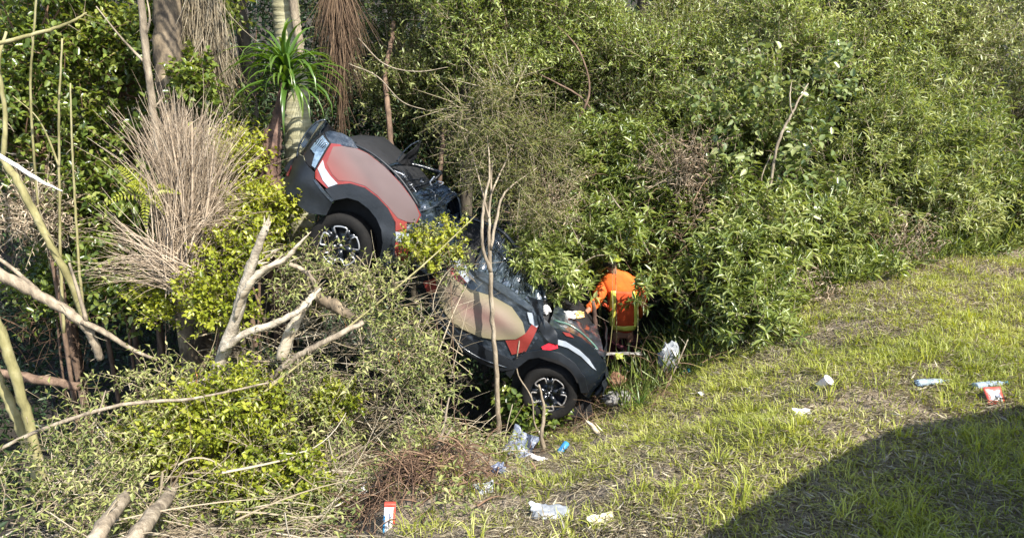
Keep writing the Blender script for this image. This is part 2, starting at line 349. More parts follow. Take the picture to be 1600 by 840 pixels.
def clump_set(rng, rx, ry, rz, n, cr):
    out = []
    for i in range(n):
        d = unit(rng.normal(0, 1, 3)); u = rng.uniform(.25, 1)**.5
        out.append((d[0] * rx * u, d[1] * ry * u, d[2] * rz * u, cr * rng.uniform(.6, 1.35)))
    return out
KIND = {  # leaf material, twigs per clump, leaves per twig, twig length, leaf length, leaf width, shape, options
    'olive':  ('leaf_olive', 78, 10, .34, .080, .026, 'lance', dict(droop=.1)),
    'fresh':  ('leaf_fresh', 66, 11, .34, .078, .023, 'lance', dict(droop=.15, up=.6)),
    'dry':    ('dead_frond', 34, 6, .42, .07, .012, 'lance', dict(up=.2, droop=.5, tw_r=.003)),
    'dark':   ('leaf_dark', 44, 9, .36, .095, .036, 'lance', dict(droop=.15)),
    'lance':  ('leaf_lance', 25, 11, .34, .125, .031, 'lance', dict(up=.9, whorl=True, droop=.2, spread=1.0)),
    'willow': ('leaf_willow', 40, 11, .36, .115, .021, 'lance', dict(up=.8, whorl=True, droop=.22, spread=.85)),
    'broad':  ('leaf_broad', 25, 8, .30, .085, .050, 'broad', dict(droop=.2, spread=1.1)),
    'yellow': ('leaf_yellow', 46, 9, .24, .052, .030, 'broad', dict(up=.6, droop=.1)),
    'wilted': ('leaf_wilted', 13, 7, .24, .055, .018, 'lance', dict(up=.1, droop=.35)),
    'feather': ('leaf_feather', 70, 14, .34, .055, .009, 'lance', dict(up=-.1, droop=.3)),
    'vine':   ('leaf_vine', 24, 6, .30, .10, .070, 'broad', dict(up=.4, droop=.3)),
}
BARKS = {'olive': 'bark_dark', 'fresh': 'bark_dark', 'dark': 'bark_dark', 'dry': 'bark_brown', 'lance': 'bark_green', 'willow': 'bark_green', 'broad': 'bark_brown', 'yellow': 'bark_brown', 'wilted': 'bark', 'feather': 'bark', 'vine': 'bark'}
_proto = {}
def crown_meshes(kind, rx, rz, ncl, seed, base_dz, cr=None):
    """crown centred on the origin; trunk foot base_dz below it"""
    rng = np.random.RandomState(seed); mt, ntw, nlf, tl, L, W, sh, kw = KIND[kind]
    if rx <= .25: tl *= .6; ntw = int(ntw * .6); L *= .85
    cr = cr or .42 * min(rx, rz) ** .7
    cl = clump_set(rng, rx, rx * .8, rz, ncl, cr); g = G(); gt = G()
    crown_geo(g, gt, rng, cl, ntw, nlf, tl, L, W, sh, **kw)
    gb = G(); gr = G(); foot = np.array([rng.uniform(-.2, .2), rng.uniform(-.1, .2), -base_dz]); fork = np.array([foot[0] * .4, foot[1] * .4, -rz * .75])
    r0 = .008 + .022 * rx + .010 * max(0, base_dz - 1.5)
    if rx <= .25: r0 = .006
    tube(gb, catmull([foot, foot * .5 + fork * .5 + rng.normal(0, .06, 3) * [1, 1, 0], fork, fork * .4 + rng.normal(0, .1, 3)]), [r0, r0 * .8, r0 * .6, r0 * .3], 7, .5, .12, seed)
    for c in cl:
        c = np.array(c[:3]); st = fork * rng.uniform(.5, 1); mid = (st + c) / 2 + rng.normal(0, .1, 3) - [0, 0, .08]
        tube(gr, catmull([st, mid, c], 4), [r0 * .34, r0 * .22, .004], 4, rng.uniform(.2, .8), cap=False)
    n0 = gt.n
    for k in (3, 4): gr.F[k] += [f + gr.n for f in gt.F[k]]
    gr.V += gt.V; gr.R += gt.R; gr.n += n0
    return g.mesh(kind + '_foliage', M[mt]), gb.mesh('trunk', M[BARKS[kind]], True), gr.mesh('branches', M['twig_brown' if kind in ('broad', 'dark') else 'twig'])
def plant(name, label, cat, kind, px, py, Y, rx, rz, ncl, var=0, group=None, rotz=0, cr=None):
    """a tree or shrub whose crown stands where the photo shows it; alike ones share mesh data"""
    c = at(px, py, Y); base = max(.15, c.z - tz(c.x, c.y)); key = (kind, rx, rz, ncl, var, round(base, 0), cr)
    if key not in _proto: _proto[key] = crown_meshes(kind, rx, rz, ncl, hash_(key), max(base, rz * .9) + .1, cr)
    t = thing(name, label, cat, group, (c.x, c.y, c.z)); t.rotation_euler = (0, 0, rotz)
    for nm, me in zip(('foliage', 'trunk', 'branches'), _proto[key]):
        if not (kind == 'wilted' and nm == 'trunk'): obj(nm, me, t)
    return t
def hash_(k): return sum((i + 1) * ord(ch) for i, ch in enumerate(repr(k))) % 99991

# far-off wood that closes the view
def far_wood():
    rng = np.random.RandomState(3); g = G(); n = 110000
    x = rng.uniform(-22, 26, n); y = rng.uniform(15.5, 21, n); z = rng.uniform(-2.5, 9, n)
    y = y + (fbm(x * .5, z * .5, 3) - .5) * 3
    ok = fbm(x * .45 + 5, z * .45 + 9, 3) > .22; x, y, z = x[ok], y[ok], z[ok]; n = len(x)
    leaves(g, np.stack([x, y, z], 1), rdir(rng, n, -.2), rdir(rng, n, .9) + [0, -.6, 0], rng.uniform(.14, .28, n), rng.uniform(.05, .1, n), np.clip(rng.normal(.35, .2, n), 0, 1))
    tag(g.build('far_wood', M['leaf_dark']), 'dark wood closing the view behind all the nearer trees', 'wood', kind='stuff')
far_wood()
TR = 'grey-green small-leaved trees along the back of the thicket'
for i, (px, py, Y, rx, rz, nc, var, lab) in enumerate([
    (630, 40, 12.5, 1.5, 1.3, 27, 0, 'grey-green tree behind the wreck, just right of the brown hanging frond'),
    (760, 60, 11.0, 1.1, 1.2, 19, 1, 'small-leaved tree above the slim forked tree in front of the wreck'),
    (850, 90, 12.2, 1.5, 1.3, 27, 1, 'grey-green tree top centre, above the feathery olive crown'),
    (985, 70, 12.8, 1.5, 1.3, 27, 0, 'tree with bare grey limbs showing, above the rescuer'),
    (1085, 180, 11.6, 1.1, 1.2, 19, 0, 'low grey-green tree left of the big-leaved climber'),
    (1130, 20, 13.2, 1.5, 1.3, 27, 1, 'tree with a few yellow tips above the big-leaved climber'),
    (1260, 60, 12.6, 1.5, 1.3, 27, 0, 'tree behind the forked bare stem of the climber'),
    (1370, 110, 12.0, 1.5, 1.3, 27, 1, 'dense tree right of the forked bare stem'),
    (1480, 60, 13.0, 1.5, 1.3, 27, 0, 'tree above the pale willow-leaved thicket'),
    (1590, 130, 12.6, 1.5, 1.3, 27, 1, 'grey-green tree at the right edge of the photograph'),
    (1560, 240, 12.2, 1.1, 1.2, 19, 1, 'low blue-green tree at the right edge, above the sloping grass'),
    (700, 160, 11.4, 1.1, 1.2, 19, 0, 'low green tree between the hanging frond and the feathery olive crown'),
    (870, 30, 11.4, 1.1, 1.2, 19, 1, 'nearer green tree at the top centre edge'),
    (1200, 130, 11.2, 1.1, 1.2, 19, 1, 'green tree directly behind the top of the climber'),
    (1330, 40, 11.6, 1.1, 1.2, 19, 0, 'tree top above the forked bare stem'),
    (1440, 130, 11.8, 1.1, 1.2, 19, 1, 'tree just above the tallest willow-leaved shrub'),
    (1000, 170, 11.2, 1.1, 1.2, 19, 0, 'green tree above and behind the narrow bright shrub'),
    (960, 215, 11.6, 1.1, 1.2, 19, 0, 'shaded low tree behind the bright narrow shrub'),
]): plant('small_leaved_tree', lab, 'tree', 'fresh' if i in (1, 2, 4, 5, 7, 12, 13, 14, 16) else 'olive', px, py, Y, rx, rz, nc, var, TR, rotz=i * 1.37, cr=(.37, .33, .41)[i % 3])
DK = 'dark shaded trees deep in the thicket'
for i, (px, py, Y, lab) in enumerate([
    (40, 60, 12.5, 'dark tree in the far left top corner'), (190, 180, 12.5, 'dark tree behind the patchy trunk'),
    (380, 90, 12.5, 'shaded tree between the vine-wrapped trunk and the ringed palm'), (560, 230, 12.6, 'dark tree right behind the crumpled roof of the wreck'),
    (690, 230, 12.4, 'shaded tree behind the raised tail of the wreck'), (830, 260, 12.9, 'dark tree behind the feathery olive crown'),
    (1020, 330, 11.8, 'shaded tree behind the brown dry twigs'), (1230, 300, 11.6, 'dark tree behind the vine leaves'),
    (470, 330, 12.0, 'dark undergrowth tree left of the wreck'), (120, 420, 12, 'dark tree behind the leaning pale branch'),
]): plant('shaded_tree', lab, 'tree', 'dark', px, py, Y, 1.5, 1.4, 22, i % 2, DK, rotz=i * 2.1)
# overhead canopy, added out of view to keep the wood behind in shade
for i, (x, y, z) in enumerate([(-8.6, 9.4, 5.6), (-3.6, 10.2, 6.1), (-.6, 11.0, 6.0), (-8.0, 12, 6.5), (2.0, 12.6, 6.6), (-7.2, 7.0, 6.2)]):
    key = ('canopy', i % 2)
    if key not in _proto: _proto[key] = crown_meshes('dark', 1.9, 1.1, 26, 77 + i, 8)
    t = thing('added_canopy_tree', 'added tall dark tree whose unseen crown shades the thicket, ' + ('far left', 'behind the palms', 'behind the wreck', 'deep left', 'behind the rescuer', 'nearest on the left')[i], 'tree', 'added tall trees shading the thicket', (x, y, z)); t.rotation_euler.z = i
    for nm, me in zip(('foliage', 'trunk', 'branches'), _proto[key]): obj(nm, me, t)
W = 'pale willow-leaved shrubs at the edge of the grass'
for i, (px, py, Y, rx, rz, nc, var, lab) in enumerate([
    (1330, 250, 10.3, .95, .85, 24, 0, 'pale willow-leaved shrub right of the brown-stemmed climber'),
    (1430, 215, 10.6, .95, .85, 24, 1, 'tallest pale willow-leaved shrub, in full sun'),
    (1530, 270, 10.6, .95, .85, 24, 0, 'pale willow-leaved shrub next to the right edge shrub'),
    (1595, 325, 10.4, .7, .5, 14, 0, 'low pale shrub at the right edge where the grass ends'),
    (1440, 335, 9.9, .95, .7, 22, 0, 'low wide willow-leaved shrub above the top of the grass'),
    (1310, 365, 9.4, .7, .5, 14, 1, 'short willow-leaved shrub over the dark gap by the grass'),
    (1540, 350, 10.0, .7, .5, 14, 1, 'short pale shrub rooted at the upper end of the grass'),
]): plant('willow_leaved_shrub', lab, 'shrub', 'willow', px, py, Y, rx, rz, nc, var, W, rotz=i * 1.1)
LS = 'bright lance-leaved shrubs around the rescuer'
for i, (px, py, Y, rx, rz, nc, var, lab) in enumerate([
    (940, 280, 10.2, .55, .75, 16, 0, 'narrow bright shrub standing up behind the rescuer'),
    (1005, 300, 9.9, .7, .6, 16, 0, 'bright shrub directly above the rescuer'),
    (890, 385, 9.2, .55, .5, 14, 1, 'large-leaved glossy shrub above the nose of the wreck'),
    (1075, 400, 9.1, .55, .5, 14, 1, 'lance-leaved shrub touching the right shoulder of the rescuer'),
    (1140, 450, 8.4, .7, .6, 18, 0, 'full lance-leaved shrub right of the rescuer, over the white bag'),
    (1200, 400, 8.7, .7, .6, 18, 1, 'lance-leaved shrub right at the edge of the dark gap'),
    (1120, 350, 9.3, .55, .5, 14, 1, 'lance-leaved shrub among brown dry twigs'),
    (1180, 510, 7.5, .38, .3, 8, 0, 'low lance-leaved bush where grass meets thicket'),
    (968, 378, 8.25, .2, .16, 4, 0, 'small lance-leaved spray hiding the head of the rescuer'),
    (845, 415, 7.6, .24, .2, 5, 0, 'leafy spray hanging over the broken windscreen'),
    (895, 455, 8.0, .2, .16, 4, 1, 'small lance-leaved spray above the white paper'),
    (1006, 452, 8.2, .2, .16, 2, 0, 'thin leafy sprig across the back of the rescuer'),
    (955, 386, 8.3, .2, .12, 2, 1, 'leafy sprig over the helmet of the rescuer'),
    (1300, 440, 8.7, .38, .3, 8, 1, 'small dark-footed bush at the top of the grass'),
]): plant('lance_leaved_shrub', lab, 'shrub', 'lance', px, py, Y, rx, rz, nc, var, LS, rotz=i * 1.9, cr=.26 if rz > .4 else .2 if rz > .2 else .13)
for i, (px, py, Y, rx, rz, nc, lab) in enumerate([
    (1105, 335, 9.2, .34, .3, 3, 'brown withered bush left of the stem of the climber'), (1085, 265, 9.2, .34, .26, 5, 'small withered bush under the low grey-green tree'),
    (1262, 475, 8.2, .34, .26, 6, 'withered bush filling the dark gap at the top of the grass'), (1390, 395, 9.0, .34, .22, 5, 'withered bush under the low wide willow-leaved shrub'),
    (850, 320, 8.6, .34, .3, 3, 'withered bush under the right side of the feathery olive crown'), (70, 330, 7.9, .42, .3, 6, 'withered bush behind the white broken stick')]):
    plant('withered_bush', lab, 'bush', 'dry', px, py, Y, rx, rz, nc, i % 2, 'withered bushes in the thicket', rotz=i * 1.5, cr=.2)
LB = 'broad-leaved shrubs in the left part of the thicket'
for i, (px, py, Y, rx, rz, nc, var, lab) in enumerate([
    (45, 40, 8.6, .8, .6, 16, 0, 'broad-leaved shrub in the top left corner'),
    (175, 90, 9.3, .8, .6, 16, 1, 'broad-leaved shrub left of the patchy trunk'),
    (60, 190, 8.4, .8, .6, 16, 1, 'broad-leaved shrub above the white broken stick'),
    (170, 250, 8.8, .8, .6, 16, 0, 'broad-leaved shrub left of the dry frond bundle'),
    (120, 330, 8.6, .55, .4, 10, 0, 'leafy shrub crossed by two upright bare stems'),
    (215, 360, 8.2, .55, .4, 10, 1, 'leafy shrub under the left side of the dry frond bundle'),
    (190, 440, 7.9, .4, .35, 8, 0, 'small leafy bush over the dark hollow'),
    (90, 455, 8.5, .4, .35, 8, 1, 'small green bush beside the thick leaning branch'),
    (300, 40, 8.9, .4, .35, 8, 1, 'leafy climber hugging the vine-wrapped trunk'),
    (302, 120, 8.1, .2, .2, 5, 1, 'leafy sprig between the patchy trunk and the dry vines'),
    (345, 190, 8.7, .4, .35, 8, 0, 'leafy climber at the foot of the vine-wrapped trunk'),
    (846, 650, 7.2, .2, .12, 5, 0, 'low leafy sprig in front of the front wheel'),
    (800, 640, 7.2, .2, .12, 4, 1, 'low leafy sprig between the slim tree and the front wheel'),
]): plant('broad_leaved_shrub', lab, 'shrub', 'broad', px, py, Y, rx, rz, nc, var, LB, rotz=i * 2.3, cr=.27 if rz > .2 else .12)
YS = 'yellow-green shrubs growing through the brush'
for i, (px, py, Y, rx, rz, nc, var, lab) in enumerate([
    (350, 650, 5.7, .42, .30, 13, 0, 'largest glossy yellow-green shrub, low on the left brush pile'),
    (400, 740, 5.3, .34, .26, 9, 1, 'yellow-green shrub at the foot of the brush pile'),
    (270, 700, 5.5, .34, .26, 9, 0, 'yellow-green shrub above the two pale logs'),
    (375, 392, 7.1, .34, .26, 7, 1, 'yellow-green shrub right of the foot of the dry frond bundle'),
    (702, 380, 6.95, .22, .12, 2, 0, 'yellow-green sprig across the gap in the middle of the wreck'),
    (655, 398, 6.9, .22, .12, 3, 1, 'yellow-green sprig over the red broken stripe of the wreck'),
    (255, 470, 7.0, .22, .2, 5, 1, 'small yellow-green bush left of the splintered trunk'),
    (415, 345, 7.5, .34, .26, 7, 1, 'yellow-green shrub left of the rear wheel'),
    (350, 480, 6.7, .34, .26, 5, 0, 'sparse yellow-green shrub behind the splintered grey trunk'),
    (480, 770, 5.1, .22, .18, 5, 0, 'small yellow-green sprout cluster left of the root mass'),
    (545, 640, 5.9, .22, .18, 5, 1, 'small yellow-green bush above the root mass'),
    (370, 255, 8.2, .42, .30, 9, 1, 'yellow-green shrub left of the red-barked palm'),
]): plant('yellow_green_shrub', lab, 'shrub', 'yellow', px, py, Y, rx, rz, nc, var, YS, rotz=i * 1.3, cr=.14)
WS = 'crushed leafy boughs lying on the brush'
for i, (px, py, Y, rx, rz, nc, var, lab) in enumerate([
    (615, 432, 6.75, .24, .13, 6, 0, 'leafy bough lying against the red sill of the wreck'),
    (715, 402, 7.05, .2, .12, 5, 0, 'small leafy spray over the top of the front door'),
    (655, 372, 6.95, .2, .12, 5, 0, 'small leafy spray beside the red and white broken stripe'),
    (680, 382, 7.0, .24, .13, 5, 1, 'yellowish leafy twigs hanging across the middle of the wreck'),
    (610, 505, 6.5, .24, .13, 7, 1, 'crushed leafy bough below the long blurred door'),
    (560, 450, 6.5, .34, .16, 8, 0, 'crushed bough in front of the rear wheel'),
    (480, 430, 6.5, .34, .18, 8, 1, 'crushed bough left of the rear wheel'),
    (650, 600, 6.1, .34, .2, 9, 0, 'sunlit crushed bough left of the slim tree foot'),
    (610, 570, 6.0, .40, .22, 10, 1, 'crushed bough hung with an orange ribbon'),
    (180, 680, 5.3, .45, .22, 12, 0, 'wilted pale bough on the left brush pile'),
    (60, 760, 4.8, .45, .22, 12, 1, 'wilted pale bough in the bottom left corner'),
    (260, 610, 6.0, .40, .22, 10, 1, 'wilted bough at the foot of the splintered trunk'),
    (140, 800, 4.6, .40, .2, 10, 0, 'wilted bough left of the two pale logs'),
    (450, 620, 5.9, .40, .2, 9, 0, 'wilted bough under the bent grey limb'),
    (500, 700, 5.5, .40, .2, 8, 1, 'wilted bough left of the brown root mass'),
    (420, 800, 4.9, .40, .16, 8, 0, 'wilted bough along the bottom edge'),
    (655, 520, 6.8, .24, .13, 5, 0, 'small bough in front of the dark sill'),
]): plant('leafy_bough', lab, 'bough', 'wilted', px, py, Y, rx, rz, nc, var, WS, rotz=i * 1.7, cr=.17)

# forked slim tree in front of the wreck, feathery crown
def poly_tree(name, label, cat, mats, stems, crown=None, n=7, rough=.1, group=None, kw=None):
    """stems: list of (pixel path with depths, radii); first is the trunk"""
    P0 = at(*stems[0][0][0]); t = thing(name, label, cat, group, P0)
    for i, (path, rad) in enumerate(stems):
        pts = catmull([np.array(at(*p) - P0) for p in path], 6)
        pts = pts + np.random.RandomState(i + len(path)).normal(0, .25 * np.mean(rad), pts.shape)
        g = G(); tube(g, pts, rad, n, .5, rough, i); g.build('trunk' if i == 0 else 'limb', mats, t, True)
    if crown:
        kind, cl, seed = crown; rng = np.random.RandomState(seed); mt, ntw, nlf, tl, L, W_, sh, o = KIND[kind]
        o = {**o, **(kw or {})}; ntw = o.pop('ntw', ntw)
        cl = [(*(at(a, b, y) - P0), r) for a, b, y, r in cl]; g = G(); gt = G()
        crown_geo(g, gt, rng, cl, ntw, nlf, tl, L, W_, sh, **o)
        g.build('foliage', M[mt], t); gt.build('twigs', M['twig'], t)
    return t
poly_tree('slim_tree', 'slim pale tree with forked stems and feathery olive crown in front of the wreck', 'tree', M['bark'],
    [([(780, 690, 6.9), (776, 600, 6.9), (770, 500, 6.9), (766, 420, 6.9), (764, 350, 6.95), (770, 250, 7.2)], [.030, .026, .024, .021, .015, .006]),
     ([(767, 425, 6.9), (753, 380, 6.85), (756, 320, 6.9), (765, 270, 7.1), (760, 200, 7.4)], [.02, .016, .013, .010, .004]),
     ([(767, 390, 6.9), (775, 345, 6.95), (790, 300, 7.1), (840, 262, 7.4)], [.017, .014, .010, .004]),
     ([(764, 340, 6.95), (740, 250, 7.3), (715, 190, 7.5)], [.010, .007, .003]),
     ([(768, 300, 7), (800, 230, 7.5), (820, 180, 7.7)], [.010, .007, .003])],
    ('feather', [(780, 210, 7.5, .38), (740, 180, 7.6, .32), (820, 230, 7.6, .36), (860, 280, 7.7, .30), (800, 290, 7.5, .3), (840, 330, 7.6, .25), (735, 240, 7.6, .22), (790, 150, 7.8, .3), (850, 210, 7.8, .26), (775, 270, 7.4, .26)], 4), kw=dict(ntw=85))
poly_tree('climber', 'big-leaved climber on a bare brown forked stem in the right thicket', 'climber', M['bark'],
    [([(1195, 420, 9.0), (1203, 300, 9.0), (1215, 225, 9.0), (1237, 178, 9.1), (1262, 130, 9.3)], [.024, .02, .018, .014, .007]),
     ([(1237, 178, 9.1), (1234, 150, 9.1), (1238, 125, 9.2)], [.011, .009, .004]), ([(1203, 310, 9.0), (1190, 280, 9), (1205, 240, 9.1)], [.009, .008, .004])],
    ('vine', [(1130, 200, 9.2, .22), (1150, 250, 9.1, .25), (1185, 170, 9.3, .28), (1180, 110, 9.5, .3), (1260, 230, 9.3, .32), (1240, 290, 9.0, .3), (1290, 150, 9.5, .28), (1285, 300, 9.1, .22), (1240, 340, 8.9, .2), (1110, 150, 9.4, .22), (1300, 100, 9.7, .25)], 9), kw=dict(ntw=17))

# trunks and limbs that can be told apart
def limb(name, label, cat, mt, path, rad, n=8, rough=.1, seed=0, group=None, extra=(), parent_name='side_branch', ground=False, twigs=True):
    P0 = at(*path[0]); g = G(); pts = catmull([np.array(at(*p) - P0) for p in path], 7)
    if ground: pts = np.vstack([pts, pts[-1] + (np.array([0, 0, -1.]) * max(.1, P0.z + pts[-1][2] - tz(*(np.array(P0) + pts[-1])[:2]) + .1))])
    pts = pts + np.random.RandomState(seed).normal(0, (.12 if np.mean(rad) < .1 else .02) * np.mean(rad), pts.shape)
    tube(g, pts, rad, n, .5, rough, seed); t = g.build(name, mt, None, True); t.location = P0; tag(t, label, cat, group)
    if max(rad) > .011 and twigs:
        rg = np.random.RandomState(seed + 500); g = G(); q = int(5 + 60 * max(rad)); ii = rg.randint(len(pts) // 4, len(pts), q); dd = rg.normal(0, .7, (q, 3)) + unit(np.gradient(pts, axis=0))[ii] * .7
        strands(g, pts[ii], dd, rg.uniform(.06, .28, q), np.mean(rad) * .13 + .0015, rg, .2, 4); g.build('twigs', M['twig'], t)
    for k, (p2, r2) in enumerate(extra):
        g = G(); tube(g, catmull([np.array(at(*p) - P0) for p in p2], 6), r2, 6, .5, rough, seed + k + 1); g.build(parent_name, mt, t, True)
    return t
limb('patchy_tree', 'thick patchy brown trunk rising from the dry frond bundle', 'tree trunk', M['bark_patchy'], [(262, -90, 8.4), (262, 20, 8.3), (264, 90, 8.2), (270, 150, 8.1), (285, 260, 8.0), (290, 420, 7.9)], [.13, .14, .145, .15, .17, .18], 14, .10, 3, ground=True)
limb('vine_wrapped_tree', 'grey trunk wrapped in dry hanging vines', 'tree trunk', M['bark'], [(318, -90, 8.9), (320, 0, 8.8), (328, 100, 8.7), (338, 220, 8.6), (345, 330, 8.5)], [.16, .17, .18, .19, .2], 14, .12, 5, ground=True)
def ringed_palm():
    P0 = at(440, -80, 9.2); path = [np.array(at(*p) - P0) for p in [(440, -80, 9.2), (447, 20, 9.2), (455, 90, 9.2), (465, 200, 9.2), (470, 330, 9.2)]]
    pts = catmull(path, 34); pts = np.vstack([pts, pts[-1] + [0, 0, -1.6]]); m = len(pts)
    r = np.linspace(.15, .17, m) * (1 + .05 * (np.arange(m) % 5 == 0)); g = G(); tube(g, pts, r, 16, .5, .02, 1)
    t = thing('ringed_palm', 'pale ringed palm trunk behind the green strap-leaved plant', 'palm', None, P0); g.build('trunk', M['bark_ring'], t, True)
    g = G(); rng = np.random.RandomState(8)
    for k in range(13):                     # its crown, above the picture
        a = k * 2.4; L = 2.6; top = np.array([0, 0, 2.2]); s = np.linspace(0, 1, 9)
        rp = top + np.stack([np.cos(a) * s * L, np.sin(a) * s * L, 1.2 * s - 2.0 * s**2], 1); tube(g, rp, [.02, .005], 4, .3)
        n = 120; f = rng.uniform(.1, 1, n); P = np.stack([np.interp(f, s, rp[:, q]) for q in range(3)], 1)
        side = np.where(rng.rand(n) < .5, 1, -1)[:, None] * np.array([-np.sin(a), np.cos(a), 0]); D = side + np.array([np.cos(a), np.sin(a), 0]) * .5 + [0, 0, -.35]
        leaves(g, P, D + rng.normal(0, .1, (n, 3)), np.tile([0, 0, 1.], (n, 1)), rng.uniform(.4, .6, n), .035, rng.uniform(.2, .7, n))
    tube(g, [[0, 0, -.1], [0, 0, 2.3]], [.15, .1], 10); g.build('crown', M['leaf_palm'], t)
ringed_palm()
limb('leaning_branch', 'dark smooth branch leaning against the ringed palm trunk', 'branch', M['bark'], [(455, -20, 9.0), (462, 30, 8.98), (468, 70, 8.96), (472, 110, 8.95)], [.055, .05, .045, .035], 8, .06, 2)
limb('thin_tree', 'thin grey trunk with side twigs left of the patchy trunk', 'tree trunk', M['bark'], [(218, -30, 7.8), (228, 80, 7.8), (238, 160, 7.8), (247, 230, 7.8), (252, 300, 7.8)], [.034, .036, .036, .032, .028], 7, .08, 7, ground=True,
     extra=[([(228, 100, 7.8), (190, 60, 7.7), (150, 10, 7.6)], [.016, .01, .005]), ([(226, 60, 7.8), (234, 30, 7.8), (228, -10, 7.9)], [.014, .009, .006]), ([(240, 170, 7.8), (285, 115, 8.0), (318, 60, 8.1)], [.01, .008, .005])])
for i, (lab, path, rad, ex) in enumerate([
    ('long bare branch crossing the top left corner', [(-30, 75, 6.6), (60, 52, 6.7), (110, 35, 6.8), (135, 20, 6.9)], [.02, .017, .013, .008], []),
    ('upright pale stem furthest left, from the broken white stick upward', [(10, 50, 6.9), (-2, 100, 6.8), (8, 180, 6.8), (5, 245, 6.7)], [.012, .016, .02, .024], []),
    ('straight pale stem left of centre in the left shrubs', [(58, -20, 7.3), (52, 60, 7.3), (48, 120, 7.3), (50, 200, 7.3), (60, 330, 7.3)], [.009, .01, .011, .012, .012], []),
    ('fork-topped pale stem through the left shrubs', [(97, 60, 7.2), (92, 180, 7.2), (93, 300, 7.2), (95, 420, 7.1), (100, 520, 7.0)], [.008, .011, .013, .015, .018], [([(92, 260, 7.2), (75, 215, 7.2), (55, 180, 7.3), (20, 150, 7.3)], [.011, .009, .006, .004])]),
    ('rightmost upright pale stem in the left shrubs', [(110, 130, 7.0), (112, 220, 7.0), (117, 310, 7.0), (124, 420, 6.9), (130, 480, 6.9)], [.007, .009, .011, .013, .014], []),
]): limb('bare_sapling', lab, 'plant stem', M['bark_green'], path, rad, 6, .08, 20 + i, 'bare stems in the left shrubs', ex)
limb('bare_limb', 'bowed tan branch from the left edge down to the dark hollow', 'branch', M['bark_green'], [(0, 242, 6.7), (22, 275, 6.7), (50, 325, 6.7), (75, 375, 6.7), (110, 440, 6.75), (150, 545, 6.9)], [.03, .034, .036, .036, .034, .03], 8, .08, 31)
limb('thick_limb', 'thick pale branch arching from the left edge to the splintered brush', 'branch', M['bark'], [(-60, 395, 6.1), (0, 428, 6.1), (60, 460, 6.15), (115, 493, 6.2), (140, 520, 6.25), (156, 560, 6.3)], [.05, .05, .047, .043, .04, .034], 9, .08, 33,
     extra=[([(128, 502, 6.2), (165, 520, 6.2), (205, 545, 6.25), (245, 562, 6.3)], [.03, .026, .02, .013]), ([(60, 455, 6.15), (20, 420, 6.2), (-20, 392, 6.2)], [.02, .018, .014]), ([(135, 500, 6.2), (122, 455, 6.25), (108, 410, 6.3)], [.02, .015, .01])])
limb('white_stick', 'snapped bright white peeled stick pointing right at the left edge', 'stick', M['wood_white'], [(-10, 238, 6.2), (30, 262, 6.2), (62, 282, 6.2), (98, 299, 6.2)], [.019, .019, .016, .003], 6, .1, 35)
for i, (lab, path, rad) in enumerate([
    ('leaning bare trunk at the lower left edge', [(-40, 430, 5.7), (0, 515, 5.7), (22, 580, 5.7), (45, 660, 5.7), (66, 745, 5.6), (75, 790, 5.6)], [.035, .04, .042, .04, .04, .04]),
    ('second leaning trunk behind the first at the lower left edge', [(-30, 540, 6.1), (0, 600, 6.1), (25, 650, 6.05), (48, 710, 6.0), (60, 760, 5.9)], [.04, .043, .043, .04, .04]),
]): limb('leaning_tree', lab, 'tree trunk', M['bark_green'], path, rad, 9, .08, 40 + i, 'leaning trunks at the lower left')
limb('fallen_log', 'fallen log in the shade behind the leaning trunks', 'log', M['bark_brown'], [(-10, 580, 7.2), (60, 592, 7.2), (125, 603, 7.2)], [.05, .05, .045], 9, .1, 44)
# splintered trunk with white fork
def splinter():
    P0 = at(318, 622, 5.9); t = thing('splintered_tree', 'snapped grey-white forked trunk standing up from the brush pile', 'tree trunk', None, P0)
    def pt(*p): return np.array(at(*p) - P0)
    g = G(); tube(g, catmull([pt(318, 622, 5.9), pt(340, 575, 5.9), (pt(362, 515, 5.9)), pt(385, 440, 5.9), pt(403, 385, 5.9), pt(420, 345, 5.9)], 6), [.06, .054, .05, .044, .036, .02], 9, .5, .2, 3); g.build('trunk', M['bark_bleached'], t, True)
    g = G(); tube(g, catmull([pt(368, 498, 5.86), pt(384, 455, 5.82), pt(408, 424, 5.8), pt(445, 405, 5.78), pt(468, 380, 5.76), pt(486, 362, 5.76)], 6), [.03, .046, .048, .038, .022, .003], 7, .5, .35, 5, flat=.6); g.build('fork', M['wood_raw'], t)
    g = G(); rng = np.random.RandomState(2)
    A = np.array([pt(rng.uniform(395, 462), rng.uniform(392, 425), 5.8) for _ in range(14)]); B = A + rng.normal(0, .012, A.shape) + np.array([.10, 0, .05]) * rng.uniform(.5, 1.3, (14, 1)); prisms(g, A, B, .009, .001, .5)
    A = np.array([pt(416 + rng.uniform(-6, 4), rng.uniform(348, 365), 5.88) for _ in range(8)]); prisms(g, A, A + np.array([.01, 0, .08]) * rng.uniform(.5, 1.2, (8, 1)), .008, .001, .5)
    g.build('splinters', M['wood_raw'], t)
splinter()
